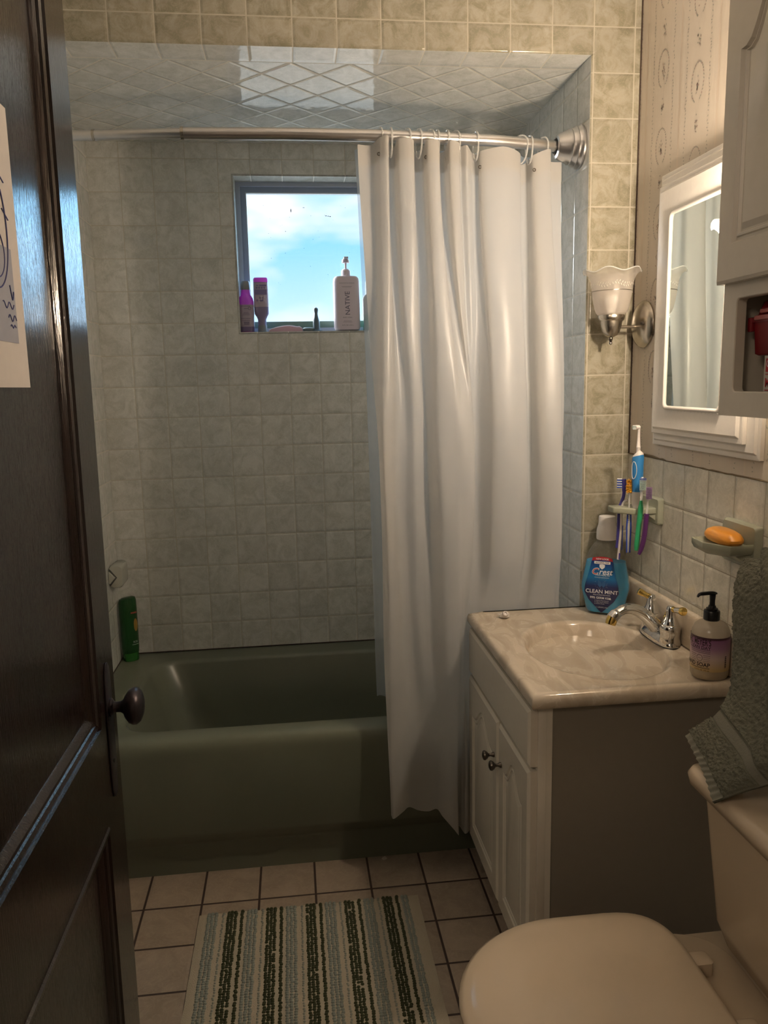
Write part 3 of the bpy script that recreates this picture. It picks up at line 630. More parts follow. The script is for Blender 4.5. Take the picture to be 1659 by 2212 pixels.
# green bottle at the corner of the tub, and the ceramic holder on the left wall
grn = clear_mat('green_plastic', (.018, .085, .022), .78, .1)
b = thing('body_wash_tube', 'dark green bottle standing on its cap in the left corner of the tub rim', 'bottle', (-.069, -.062, .4616), rot=(0, 0, math.radians(25)))
MB().loft([ell(0, 0, .026, .020, 0), ell(0, 0, .0275, .0215, .003), ell(0, 0, .0275, .0215, .030)]).build('cap', clear_mat('bright_green_cap', (.03, .17, .03), .8, .15), b)
mb = MB(); rg_ = []
for i, z in enumerate((.031, .05, .12, .19, .222, .232, .236)):
    a_ = (.029, .0305, .0315, .0315, .031, .028, .02)[i]; bb = (.022, .0225, .0225, .021, .020, .018, .010)[i]
    rg_.append([(x, y, zz + (.10 * x if zz > .2 else 0)) for x, y, zz in ell(0, 0, a_, bb, z)])
mb.loft(rg_); mb.build('body', grn, b)
fn = lambda u, v: (u + .010, -.0232 + 6.0 * (u + .010) ** 2 * 1.3, v)
mb = MB(); mb.add([fn(.009 + .007 * math.cos(2 * PI * k / 20), .135 + .024 * math.sin(2 * PI * k / 20)) for k in range(20)], [tuple(range(20))]); mb.build('emblem', mat('amber_emblem', (.30, .17, .03), .5), b, smooth=False)
mb = MB(); rect2d(mb, fn, -.006, .016, .178, .184); mb.build('red_print', mat('red_print', (.35, .05, .05), .5), b)
mb = MB(); put_text(mb, 'SCE', .010, fn, .004, .072); rect2d(mb, fn, -.008, .014, .062, .0635); mb.build('lettering', mat('white_print', (.5, .5, .5), .5), b)

b = thing('wall_soap_holder', 'pale ceramic holder block on the left wall above the green bottle', 'soap holder', (XL, -.100, .795))
def ry(x0, x1, z0, z1, r, y): return [(x, y, z) for x, z in rr(x0, x1, z0, z1, r, 5)]
MB().loft([ry(.0005, .034, -.034, .034, .012, .055), ry(.0005, .046, -.040, .040, .016, .044), ry(.0005, .047, -.041, .041, .016, -.040), ry(.0005, .044, -.038, .038, .015, -.049), ry(.0005, .036, -.032, .032, .010, -.0515)]).build('block', ceramw, b)
mb = MB(); mb.add([(x, -.0520, z) for x, z in ((.0015, -.031), (.006, -.030), (.0285, -.002), (.006, .028), (.0015, .030))], [(0, 1, 2, 3, 4)]); mb.build('recess', mat('painted_shade', (.09, .09, .08), .3), b, smooth=False)  # flat dark patch, a hollow's shade put into its colour
MB().loft([[(x, -.0523, z) for x, z in ((.0015, -.024), (.004, -.024), (.0235, -.002), (.004, .020), (.0015, .020))], [(x, -.0580, z * .9) for x, z in ((.0015, -.024), (.004, -.024), (.0215, -.002), (.004, .020), (.0015, .020))]]).build('grip', ceramw, b, smooth=False)

# ================================================================= SCONCES
def sconce(label, y, lit):
    s = thing('wall_sconce', label, 'wall lamp', (1.388, y, 1.60), group='twin wall lamps either side of the mirror cabinet')
    def modf(r, z, a):
        k = max(0, (z - .055) / .07); w_ = .5 + .5 * math.cos(6 * a)
        return r + .006 * k * k * (w_ - .4), z + .014 * k ** 3 * (w_ - .5)
    pr1 = [(.024, .004), (.033, .006), (.039, .012), (.0435, .024), (.047, .040), (.0495, .055), (.0510, .066)]
    pr2 = [(.0510, .066), (.0525, .078), (.0545, .090), (.0575, .100), (.0620, .109), (.0680, .115), (.0735, .116)]
    MB().lathe(pr1, 60, caps=False, mod=modf).build('frosted_shade', frost, s, angle=180)
    MB().lathe(pr2, 60, caps=False, mod=modf).build('scalloped_rim', etched, s, angle=180)
    mb = MB(); n = 72
    mb.tube([(modf(.0735, .116, 2 * PI * k / n)[0] * math.cos(2 * PI * k / n), modf(.0735, .116, 2 * PI * k / n)[0] * math.sin(2 * PI * k / n), modf(.0735, .116, 2 * PI * k / n)[1]) for k in range(n + 1)], .0016, 6, caps=False)
    mb.build('rim_bead', clearp, s)
    mb = MB(); mb.lathe([(.0512, .0655), (.0518, .0655), (.0518, .067), (.0512, .067)], 48, caps=False); mb.build('band_line', darkmet, s)
    mb = MB()
    for k in range(96):
        a = 2 * PI * k / 96; zz = .083 + .004 * math.sin(a * 6); r = .0542
        c = Vector((r * math.cos(a), r * math.sin(a), zz)); t = Vector((-math.sin(a), math.cos(a), 0)); u = Vector((0, 0, 1)); d = 1 if k % 2 else -1
        mb.add([c, c + t * .0012 + u * .0045 * d, c + t * .0040 + u * .0070 * d, c + t * .0026 + u * .0025 * d], [(0, 1, 2, 3)])
    mb.build('etched_leaves', mat('etched_white', (.62, .58, .53), .6), s, smooth=False)
    MB().lathe([(.030, -.009), (.0335, -.005), (.0345, .002), (.0330, .008), (.029, .010)], 36, caps=True).build('fitter_ring', nickel, s)
    MB().lathe([(.0, -.052), (.006, -.051), (.015, -.046), (.0225, -.036), (.0265, -.022), (.0285, -.008), (.026, -.007)], 36).build('cup', nickel, s)
    MB().lathe([(.0, -.083), (.0035, -.082), (.004, -.078), (.003, -.076), (.004, -.074), (.0045, -.071), (.0055, -.069), (.005, -.065), (0, -.064)], 20).build('finial', darkmet, s).location = (0, 0, .014)
    MB().tube([(.020, 0, -.024), (.070, 0, -.024)], .0042, 14).build('arm', nickel, s)
    MB().lathe([(.060, 0), (.061, .004), (.057, .010), (.045, .017), (.026, .022), (.012, .024), (.0, .0245)], 44, Matrix.Translation((.0915, 0, -.018)) @ Matrix.Rotation(-PI / 2, 4, 'Y')).build('back_plate', nickel, s)
    MB().lathe([(.005, 0), (.005, .006), (.003, .008), (0, .008)], 14, Matrix.Translation((.074, -.034, -.018)) @ Matrix.Rotation(-PI / 2, 4, 'Y')).build('screw', darkmet, s)
    MB().lathe([(.0, .060), (.010, .057), (.017, .050), (.018, .042), (.015, .032), (.012, .022), (.0115, .008), (.0, .006)], 24).build('bulb', bulb_on if lit else mat('bulb_off', (.8, .78, .74), .3), s)
    return s
bm_ = bpy.data.materials.new('lit_bulb'); bm_.use_nodes = True; bb_ = bm_.node_tree.nodes['Principled BSDF']; bb_.inputs['Emission Color'].default_value = (1, .80, .55, 1); bb_.inputs['Emission Strength'].default_value = 14
bulb_on = bm_
sconce('unlit brass wall lamp with scalloped glass shade left of the mirror cabinet', -.872, False)
s2 = sconce('lit wall lamp with scalloped glass shade between mirror and wall cabinet', -1.508, True)
pl = bpy.data.lights.new('sconce_light', 'POINT'); pl.energy = LAMP_W; pl.color = LAMP_COL; pl.shadow_soft_size = 0.024
po = bpy.data.objects.new('sconce_light', pl); COL.objects.link(po); po.location = (1.388, -1.508, 1.60 + .090)

# ================================================================= MIRROR CABINET
mc = thing('mirror_cabinet', 'white framed mirror cabinet mounted on the wallpaper above the sink', 'mirror cabinet', (XR, -1.19, 1.6))
O = Vector((XR, -1.19, 1.6))
def rx(y0, y1, z0, z1, r, x): return [Vector((x, y, z)) - O for y, z in rr(y0, y1, z0, z1, r, 6)]
MB().loft([rx(-1.434, -.962, 1.275, 1.928, .002, XR - .0006), rx(-1.434, -.962, 1.275, 1.928, .002, 1.4710), rx(-1.432, -.964, 1.277, 1.926, .002, 1.4700), rx(-1.424, -.972, 1.285, 1.918, .002, 1.4700), rx(-1.419, -.977, 1.290, 1.913, .002, 1.4655), rx(-1.405, -.990, 1.303, 1.900, .002, 1.4655)], True, True).build('base_frame', mirfr, mc, angle=30)
MB().loft([rx(-1.392, -.982, 1.305, 1.897, .002, 1.465), rx(-1.392, -.982, 1.305, 1.897, .002, 1.4570), rx(-1.390, -.984, 1.307, 1.895, .002, 1.4555), rx(-1.381, -.993, 1.316, 1.886, .002, 1.4555), rx(-1.375, -.999, 1.322, 1.880, .002, 1.4500),
           rx(-1.322, -1.056, 1.368, 1.826, .012, 1.4500)], True, False).build('door_frame', mirfr, mc, angle=30)
MB().loft([rx(-1.322, -1.056, 1.366, 1.828, .014, 1.4503), rx(-1.321, -1.057, 1.367, 1.827, .014, 1.4460), rx(-1.318, -1.060, 1.370, 1.824, .013, 1.4442), rx(-1.314, -1.064, 1.374, 1.820, .012, 1.4450), rx(-1.312, -1.066, 1.376, 1.818, .011, 1.4490)], False, False).build('mirror_bead', mat('white_bead', (.78, .74, .69), .15), mc, angle=60)
MB().loft([rx(-1.3125, -1.0655, 1.3755, 1.8185, .011, 1.4490)], False, True).build('mirror_glass', mirror, mc, smooth=False)
mb = MB(); mb.box(1.4495 - O.x, 1.4455 - O.x, -1.315 - O.y, -1.26 - O.y, 1.3655 - O.z, 1.3665 - O.z); 
for k in range(14): mb.lathe([(0, 0), (random.uniform(.001, .002), 0), (.0006, .0012), (0, .0014)], 7, Matrix.Translation((1.4500 - O.x, -1.10 - .0155 * k - O.y, 1.3655 + random.uniform(-.0015, .0005) - O.z)) @ Matrix.Rotation(-PI / 2, 4, 'Y'))
mb.build('chipped_paint', mirfr, mc)

# ================================================================= RAISED PANEL DOORS (faces look along -x)
def arch_outline(y0, y1, z0, z1, rise, n=14, cath=True):
    """counter-clockwise outline (y,z): flat bottom, shouldered arch on top"""
    p = [(y0, z0), (y1, z0)]
    zs = z1 - rise; p.append((y1, zs)); wv = y1 - y0; cx = (y0 + y1) / 2
    for k in range(1, n):
        t = k / n; y = y1 - wv * t; q = abs(2 * t - 1)
        h = (math.cos(min(1, q / .86) * PI) * .5 + .5) if cath else math.sqrt(max(0, 1 - q * q))
        p.append((y, zs + rise * h))
    p.append((y0, zs)); return p
def panel_door(name, parent, m, off, y0, y1, z0, z1, xb_, xf, ins, rise, knob=None, groove=.004, chamf=.006):
    """slab from xb_ (back) to xf (front, smaller x), with chamfered edge and a raised panel"""
    mb = MB(); N_ = 17; ao = arch_outline(y0 + ins[0], y1 - ins[0], z0 + ins[1], z1 - ins[2], rise)
    cy, cz = (y0 + y1) / 2, (z0 + z1) / 2
    def rectpts(d, x):
        # points on rectangle matched to outline index
        a0, a1, b0, b1 = y0 + d, y1 - d, z0 + d, z1 - d; out = [(a0, b0), (a1, b0), (a1, b1)]
        n = len(ao) - 4
        for k in range(1, n + 1): out.append((a1 + (a0 - a1) * k / (n + 1), b1))
        out.append((a0, b1)); return [Vector((x, y, z)) - off for y, z in out]
    def outl(ins_, x):
        hy, hz = (ao[1][0] - ao[0][0]) / 2, (max(q[1] for q in ao) - z0 - ins[1]) / 2; c0 = z0 + ins[1] + hz
        return [Vector((x, cy + (y - cy) * (1 - ins_ / hy), c0 + (z - c0) * (1 - ins_ / hz))) - off for y, z in ao]
    rings = [rectpts(0, xb_), rectpts(0, xf + chamf * .7), rectpts(chamf, xf), outl(0, xf), outl(.004, xf + groove), outl(.008, xf + groove * .9), outl(.010, xf + groove * .45), outl(.013, xf + groove * .35), outl(.016, xf + groove), outl(.019, xf + groove), outl(.028, xf + .0008), outl(.030, xf + .0005)]
    mb.loft(rings, True, True); d = mb.build(name, m, parent, angle=20)
    return d

# ================================================================= VANITY
VO = Vector((1.25, -1.10, 0))
van = thing('vanity_cabinet', 'white two-door vanity cabinet under the marble sink top', 'cabinet', VO)
mb = MB(); mb.box(1.037 - VO.x, 1.055 - VO.x, -1.390 - VO.y, -.8035 - VO.y, .115, .768); mb.build('face_frame', vanw, van, bevel=.0008)
mb = MB(); [mb.box(1.0552 - VO.x, 1.475 - VO.x, a_ - VO.y, b_ - VO.y, .001, .765) for a_, b_ in ((-1.386, -1.372), (-.8165, -.8035))]; mb.box(1.0552 - VO.x, 1.475 - VO.x, -1.372 - VO.y, -.8165 - VO.y, .10, .114); mb.build('carcass', vanside, van)
mb = MB(); mb.box(1.055 - VO.x, 1.068 - VO.x, -1.3895 - VO.y, -1.386 - VO.y, .001, .768); mb.build('side_stile', vanw, van)
box('toe_kick', mat('toe_dark', (.30, .26, .20), .6), 1.098 - VO.x, 1.108 - VO.x, -1.372 - VO.y, -.8165 - VO.y, .001, .0995, van)
# false drawer front
mb = MB(); q = [(-1.386, -.818, .632, .760)]
y0, y1, z0, z1 = q[0]
mb.loft([rx_ for rx_ in ([[Vector((x, y, z)) - VO for y, z in ((y0 + d, z0 + d), (y1 - d, z0 + d), (y1 - d, z1 - d), (y0 + d, z1 - d))] for d, x in ((0, 1.0368), (0, 1.022), (.008, 1.017))])]); mb.build('drawer_front', vanw, van, angle=20)
for (y0, y1, ky, kz) in ((-1.386, -1.141, -1.170, .528), (-1.131, -.818, -1.104, .522)):
    d = panel_door('door', van, vanw, VO, y0, y1, .132, .622, 1.0368, 1.017, (.045, .050, .048), .055, groove=.0035, chamf=.008)
    MB().lathe([(.0065, 0), (.0065, .003), (.0035, .009), (.004, .014), (.010, .019), (.0125, .024), (.011, .028), (.005, .0305), (0, .031)], 24, Matrix.Translation(Vector((1.0166, ky, kz)) - VO) @ Matrix.Rotation(-PI / 2, 4, 'Y')).build('knob', darkmet, d)

# marble top with integrated oval bowl and backsplash
vt = thing('sink_top', 'cream cultured marble vanity top with an integrated oval bowl', 'sink', (1.25, -1.10, .80))
X0, X1, Y0, Y1, ZT = 1.017, 1.4795, -1.409, -.8035, .80
cx, cy, ea, eb = 1.255, -1.140, .168, .212
n = 96; rings = []
def rectdir(a, x0, x1, y0, y1):
    c, s_ = math.cos(a), math.sin(a); t = 1e9
    if c > 1e-9: t = min(t, (x1 - cx) / c)
    if c < -1e-9: t = min(t, (x0 - cx) / c)
    if s_ > 1e-9: t = min(t, (y1 - cy) / s_)
    if s_ < -1e-9: t = min(t, (y0 - cy) / s_)
    return cx + c * t, cy + s_ * t
angs = [2 * PI * k / n for k in range(n)]
for (xx, yy) in ((X0, Y0), (X1, Y0), (X1, Y1), (X0, Y1)):
    a = math.atan2(yy - cy, xx - cx) % (2 * PI); k = min(range(n), key=lambda i: abs(angs[i] - a)); angs[k] = a
def RR(d, z): return [(*rectdir(a, X0 + d, X1 - d * .0 - (.001 if d else 0), Y0 + d, Y1 - (.001 if d else 0)), z) for a in angs]
def EE(s, z): return [(cx + ea * s * math.cos(a), cy + eb * s * math.sin(a), z) for a in angs]
for d, z in ((.012, ZT - .034), (.003, ZT - .030), (0, ZT - .022), (0, ZT - .010), (.003, ZT - .002), (.009, ZT + .0015), (.018, ZT + .0015), (.026, ZT - .001)): rings.append(RR(d, z))
rings += [EE(1.10, ZT - .0015), EE(1.06, ZT - .0005), EE(1.02, ZT + .0005), EE(.985, ZT - .001), EE(.955, ZT - .008), EE(.92, ZT - .024), EE(.86, ZT - .055), EE(.76, ZT - .085), EE(.60, ZT - .110), EE(.40, ZT - .125), EE(.20, ZT - .131), EE(.09, ZT - .133)]
vo = Vector((1.25, -1.10, .80))
mb = MB(); mb.loft([[Vector(p) - vo for p in r] for r in rings], True, True); mb.build('counter_and_bowl', counterm, vt, angle=60)
mb = MB(); bs = [(1.4792, .0), (1.4685, .0), (1.4655, .006), (1.4660, .080), (1.468, .086), (1.471, .089), (1.4792, .0895)]
ys = [-1.4085, -1.15, -.9, -.83, -.815, -.806]; hs = [1, 1, 1, 1, .97, .90]
mb.loft([[Vector((x, y, ZT + z * h + .001)) - vo for x, z in bs] for y, h in zip(ys, hs)]); mb.build('backsplash', counterm, vt, angle=50)
MB().lathe([(0, 0), (.018, 0), (.021, .002), (.0, .0035)], 24, Matrix.Translation(Vector((cx, cy, ZT - .1328)) - vo)).build('drain', chrome, vt)

# ---- faucet
FO = Vector((1.434, -1.108, .8015))
fa = thing('faucet', 'chrome and brass centerset faucet with a curved spout on the sink top', 'faucet', FO)
def stad(a, bb, z, n=24, sx=0):
    return [(sx + a * math.copysign(abs(math.cos(2 * PI * k / n)) ** .9, math.cos(2 * PI * k / n)), bb * math.copysign(abs(math.sin(2 * PI * k / n)) ** .7, math.sin(2 * PI * k / n)), z) for k in range(n)]
MB().loft([stad(.0255, .080, 0), stad(.0255, .080, .004), stad(.0245, .077, .010), stad(.020, .070, .020), stad(.015, .050, .027)]).build('base', chrome, fa)
for sgn in (1, -1):
    Mx = Matrix.Translation((0.004, .052 * sgn, 0))
    h = MB().lathe([(.0255, .001), (.0250, .010), (.0235, .018), (.0225, .026), (.0240, .034), (.0250, .042), (.0235, .048), (.0225, .050), (.0205, .052), (.021, .054), (.0165, .062), (.0125, .072), (.0105, .082), (.011, .090), (.008, .097), (0, .099)], 32, Mx).build('handle_body', chrome, fa)
    b0 = Vector((0.004, .052 * sgn, .090))
    dr = Vector((-.030, .010, .016)) if sgn > 0 else Vector((.012, -.036, .004))
    MB().tube([b0, b0 + dr * .2, b0 + dr * .35], [.0075, .0075, .007], 16).build('lever_socket', brass, h)
    MB().tube([b0 + dr * .33, b0 + dr * .6, b0 + dr * .85, b0 + dr * 1.0, b0 + dr * 1.06], [.0062, .0072, .0088, .0088, .005], 16).build('lever', brass if sgn > 0 else chrome, h)
    if sgn < 0: MB().tube([b0 + dr * .86, b0 + dr * 1.0, b0 + dr * 1.10, b0 + dr * 1.15], [.0095, .0105, .0095, .004], 18).build('lever_end', brass, h)
sp_ = cat([(.012, 0, .012), (-.010, -.001, .034), (-.036, -.004, .060), (-.066, -.009, .080), (-.096, -.016, .085), (-.122, -.023, .076), (-.134, -.027, .066)], 8)
rads = [.0240 + (.0135 - .0240) * min(1, i / (len(sp_) * .75)) + (.002 if i > len(sp_) * .8 else 0) for i in range(len(sp_))]
MB().tube(sp_, rads, 22, flat=.85).build('spout', chrome, fa)
e0 = sp_[-3]; MB().tube([e0 + Vector((.002, 0, .004)), e0 + Vector((-.004, -.001, -.010)), e0 + Vector((-.006, -.0015, -.016))], [.0125, .0135, .0125], 20).build('aerator', brass, fa)
MB().lathe([(.004, .015), (.004, .045), (.007, .048), (.009, .053), (.0085, .058), (.005, .061), (.006, .065), (.004, .068), (0, .069)], 20, Matrix.Translation((.018, -.006, 0))).build('lift_knob', brass, fa)
mb = MB(); mb.loft([stad(.0270, .0820, 0), stad(.0270, .0820, .0012)]); mb.build('dark_gasket', black, fa).location = (0, 0, -.0008)

# ---- mouthwash bottle
MO = Vector((1.3935, -.868, .8018)); ang = math.radians(-33)
mw = thing('mouthwash_bottle', 'blue mouthwash bottle with a white cap at the far corner of the sink top', 'bottle', MO, rot=(0, 0, ang))
prof = [(.044, .022, 0), (.050, .028, .004), (.053, .030, .012), (.060, .033, .045), (.0655, .035, .070), (.0645, .0345, .085), (.058, .032, .120), (.053, .030, .150), (.049, .029, .166), (.040, .027, .186), (.030, .024, .198), (.0255, .0235, .203), (.0255, .0235, .2065)]
def mwr(a_, b_, z, e=0): return [(x, y, z) for x, y in rr(-a_ + e, a_ - e, -b_ + e, b_ - e, min(b_ - e, .026), 7)]
MB().loft([mwr(*p) for p in prof]).build('bottle_shell', clearb, mw)
lq = [p for p in prof if p[2] < .125] + [(.0555, .031, .135), (.0535, .030, .146)]
MB().loft([mwr(a_, b_, max(z, .0012), .0014) for a_, b_, z in lq]).build('liquid', liquid, mw)
MB().lathe([(.0265, .2065), (.0275, .209), (.0275, .228), (.0265, .236), (.0235, .246), (.0225, .255), (.0225, .268), (.0215, .2705), (0, .2705)], 40).build('cap', mat('white_cap', (.72, .69, .66), .4, bump=.1), mw)
def wfront(z):
    for (a0, b0, z0), (a1, b1, z1) in zip(prof, prof[1:]):
        if z0 <= z <= z1: return b0 + (b1 - b0) * (z - z0) / (z1 - z0)
    return .03
def fn(u, v, e=.0012): return (u - .004, -wfront(v) - e - .0004 + 1.5 * max(0, abs(u) - .022) ** 2, v)
lm = bpy.data.materials.new('blue_label'); lm.use_nodes = True; nt = lm.node_tree; tcx = nt.nodes.new('ShaderNodeTexCoord'); sx_ = nt.nodes.new('ShaderNodeSeparateXYZ'); nt.links.new(tcx.outputs['Object'], sx_.inputs[0])
rmp = nt.nodes.new('ShaderNodeValToRGB'); nt.links.new(mth(nt, 'MULTIPLY', sx_.outputs[2], 6.0), rmp.inputs[0]); e = rmp.color_ramp.elements; e[0].position = .0; e[0].color = (.008, .010, .055, 1); e[1].position = .98; e[1].color = (.010, .035, .20, 1)
for p_, c_ in ((.48, (.010, .014, .09, 1)), (.62, (.01, .14, .34, 1)), (.78, (.01, .10, .30, 1)), (.86, (.012, .05, .22, 1))): q_ = e.new(p_); q_.color = c_
nt.links.new(rmp.outputs[0], nt.nodes['Principled BSDF'].inputs['Base Color']); nt.nodes['Principled BSDF'].inputs['Roughness'].default_value = .3
edge = [(.006, -.002), (.040, -.034), (.062, -.046), (.066, -.0465), (.085, -.044), (.120, -.0345), (.150, -.0285), (.1575, -.0265)]
mb = MB(); rows = []
for z, x in edge: rows.append([fn(x + (-2 * x) * k / 10 if abs(x) > 0 else 0, z) for k in range(11)])
mb.loft(rows, False, False, closed=False); mb.build('label', lm, mw, angle=180)
mb = MB(); rows = [[fn(-ww + 2 * ww * k / 10, z + dz_ * (1 - (k / 5 - 1) ** 2), .0016) for k in range(11)] for z, ww, dz_ in ((.1500, .0285, .003), (.1585, .0262, .004))]
mb.loft(rows, False, False, closed=False); mb.build('red_banner', mat('red_label', (.42, .02, .03), .4), mw, angle=180)
mb = MB(); rect2d(mb, lambda u, v: fn(u, v, .0019), -.0215, .0215, .1425, .1495); mb.build('white_tag', mat('label_white', (.72, .70, .70), .4), mw)
mb = MB(); f2 = lambda u, v: fn(u, v, .0021)
put_text(mb, 'ALCOHOL FREE', .0052, f2, 0, .1460, bold=.02); mb.build('tag_lettering', mat('navy_print', (.01, .015, .08), .4), mw)
mb = MB(); f2 = lambda u, v: fn(u, v, .0023)
put_text(mb, 'NEW LOOK', .0064, f2, 0, .1560, bold=.02)
mb.add([f2(u, v) for u, v in ((-.0075, .1405), (.0, .1420), (.0075, .1405), (.0070, .1335), (.0, .1275), (-.0070, .1335))], [(0, 1, 2, 3, 4, 5)])
put_text(mb, 'PRO-HEALTH', .0062, f2, .002, .1115, bold=.01, shear=.2); put_text(mb, 'ADVANCED MOUTHWASH', .0032, f2, .0, .1050)
put_text(mb, 'CLEAN MINT', .0150, f2, .001, .0655, bold=.012); put_text(mb, 'MULTI-PROTECTION', .0045, f2, .001, .0560, sx=1.1)
put_text(mb, '99% GERM KILL', .0085, f2, -.002, .0475, bold=.02)
for k, t_ in enumerate(('Reduces Plaque Bacteria', 'Helps Prevent Gingivitis', 'Freshens Breath')): put_text(mb, t_, .0034, f2, -.0135, .0400 - .0046 * k, align='LEFT'); rect2d(mb, f2, -.0175, -.0160, .0393 - .0046 * k, .0407 - .0046 * k, n=1)
put_text(mb, '1 L (33.8 FL OZ)', .0048, f2, .001, .0205)
rect2d(mb, f2, .021, .0255, .0455, .0495, n=1)
for k in range(60):
    a = random.uniform(0, 2 * PI); r = random.gauss(.0165, .0022); rect2d(mb, f2, r * math.cos(a) - .0002, r * math.cos(a) + .0003, .0870 + .9 * r * math.sin(a), .0875 + .9 * r * math.sin(a), n=1)
mb.build('lettering', mat('label_print_white', (.70, .72, .76), .4), mw, smooth=False)
mb = MB(); f3 = lambda u, v: fn(u, v, .0022); put_text(mb, 'rest', .0225, f3, .0092, .1207, bold=.016, shear=.25); put_text(mb, 'C', .0250, f3, -.0198, .1207, bold=.045, shear=.25); mb.build('brand_outline', mat('label_print_white', (.7, .72, .76), .4), mw, smooth=False)
f3 = lambda u, v: fn(u, v, .0027)
mb = MB(); put_text(mb, 'C', .0240, f3, -.0198, .1207, bold=.000, shear=.25); mb.build('brand_initial', mat('red_label', (.42, .02, .03), .4), mw, smooth=False)
mb = MB(); 
for (c0, sgn) in ((-.005, 1), (.006, -1)):
    mb.add([f2(c0 - .004 * sgn, .098), f2(c0 + .004 * sgn, .092), f2(c0 + .006 * sgn, .084), f2(c0 + .001 * sgn, .077), f2(c0 - .005 * sgn, .084)], [(0, 1, 2, 3, 4)])
mb.build('mint_leaves', mat('leaf_blue', (.03, .10, .24), .4), mw, smooth=False)

# ---- small cap
o = thing('tube_cap', 'small white flip cap lying near the left edge of the sink top', 'cap', (1.107, -.868, .8065))
MB().loft([[(p_[0], p_[1], z) for p_ in ell(0, 0, a_, a_ * .8, 0, p=2)] for a_, z in ((.011, -.005), (.0145, -.003), (.013, .004), (.011, .006))]).build('shell', mat('glossy_white_cap', (.72, .66, .62), .2), o)
MB().lathe([(.0, 0), (.0075, 0), (.0085, .004), (.0070, .010), (.0040, .0105), (.0035, .006), (0, .006)], 20, Matrix.Translation((-.001, -.006, .004)) @ Matrix.Rotation(.9, 4, 'X')).build('nozzle', mat('glossy_white_cap', (.7, .66, .62), .2), o)
MB().tube([(-.010, 0, .001), (-.017, .006, .003), (-.019, .008, .002)], [.004, .002, .001], 8).build('hinge_tab', mat('glossy_white_cap', (.7, .66, .62), .2), o)

# ---- hand soap bottle
HO = Vector((1.427, -1.362, .8018))
hsb = thing('hand_soap_bottle', 'hand soap bottle with purple label and black pump beside the towel', 'bottle', HO, rot=(0, 0, math.radians(-2)))
MB().lathe([(.030, 0), (.036, .002), (.0392, .008), (.0395, .014), (.0395, .092), (.0385, .104), (.034, .115), (.026, .122), (.0155, .1255), (.0155, .130)], 44).build('bottle_body', soapl, hsb)
MB().lathe([(.0, .0015), (.034, .003), (.0381, .009), (.0384, .031), (0, .031)], 40).build('soap_liquid', mat('amber_soap', (.42, .29, .07), .3), hsb)
MB().lathe([(.0155, .1265), (.0168, .1275), (.0168, .145), (.0155, .1475), (.0120, .148), (.0120, .152), (.0085, .153), (.0075, .158), (.0072, .158)], 32).build('collar', black, hsb)
mb = MB(); mb.tube([(0, 0, .150), (0, 0, .168), (0, 0, .182)], [.0062, .0056, .0066], 16); pp_ = [(.009, .001, .184), (.0, 0, .1855), (-.018, -.002, .1855), (-.031, -.004, .1845), (-.036, -.005, .179)]
mb.tube(cat(pp_, 5), [.0035 + .003 * math.sin(min(1, i / 8) * PI / 2) - max(0, i - 12) * .0005 for i in range(len(cat(pp_, 5)))], 14, flat=.6); mb.build('pump', black, hsb)
lm2 = bpy.data.materials.new('purple_fade_label'); lm2.use_nodes = True; nt = lm2.node_tree; tcx = nt.nodes.new('ShaderNodeTexCoord'); sx_ = nt.nodes.new('ShaderNodeSeparateXYZ'); nt.links.new(tcx.outputs['Object'], sx_.inputs[0])
rmp = nt.nodes.new('ShaderNodeValToRGB'); nt.links.new(mth(nt, 'MULTIPLY', sx_.outputs[2], 10.0), rmp.inputs[0]); e = rmp.color_ramp.elements; e[0].position = .1; e[0].color = (.50, .35, .10, 1); e[1].position = 1; e[1].color = (.030, .010, .018, 1)
for p_, c_ in ((.28, (.55, .40, .20, 1)), (.50, (.60, .46, .42, 1)), (.72, (.36, .20, .32, 1)), (.90, (.26, .11, .24, 1)), (.93, (.06, .02, .035, 1))): q_ = e.new(p_); q_.color = c_
nt.links.new(rmp.outputs[0], nt.nodes['Principled BSDF'].inputs['Base Color']); nt.nodes['Principled BSDF'].inputs['Roughness'].default_value = .35
def cyl(u, v, r=.0402, c0=math.radians(219)): a = c0 + u / r; return (r * math.cos(a), r * math.sin(a), v)
mb = MB(); rows = []
for z in (.022, .04, .06, .08, .0965): rows.append([cyl(-.055 + .160 * k / 40, z) for k in range(41)])
mb.loft(rows, False, False, closed=False); mb.build('label', lm2, hsb, angle=180)
mb = MB(); fs = lambda u, v: cyl(u, v, .0406)
put_text(mb, "MRS. MEYER'S", .0190, fs, .0185, .0850, bold=.015, sx=.55, align='RIGHT'); put_text(mb, 'CLEAN DAY', .0098, fs, .0182, .0735, bold=.01, align='RIGHT')
for k in range(3): rect2d(mb, fs, -.028, .0175, .0690 - .0035 * k, .0698 - .0035 * k)
for k in range(4): rect2d(mb, fs, .0035, .0175, .0565 - .0040 * k, .0572 - .0040 * k); rect2d(mb, fs, -.028, -.0125, .0565 - .0040 * k, .0572 - .0040 * k)
for k in range(28):
    a0, a1 = 2 * PI * k / 28, 2 * PI * (k + 1) / 28
    mb.add([fs(-.0045 + r * math.cos(a), .0505 + r * math.sin(a)) for r, a in ((.0062, a0), (.0070, a0), (.0070, a1), (.0062, a1))], [(0, 1, 2, 3)])
rect2d(mb, fs, -.009, .0, .0500, .0506); rect2d(mb, fs, -.028, .0175, .0412, .0417)
put_text(mb, 'HAND SOAP', .0115, fs, .0178, .0358, bold=.02, align='RIGHT'); rect2d(mb, fs, -.028, .0175, .0300, .0305); rect2d(mb, fs, -.028, .0172, .0281, .0290)
put_text(mb, '12.5 FL OZ  370 mL', .0040, fs, .0172, .0240, bold=.01, align='RIGHT')
mb.build('lettering', mat('plum_print', (.020, .005, .012), .5), hsb, smooth=False)
mb = MB()
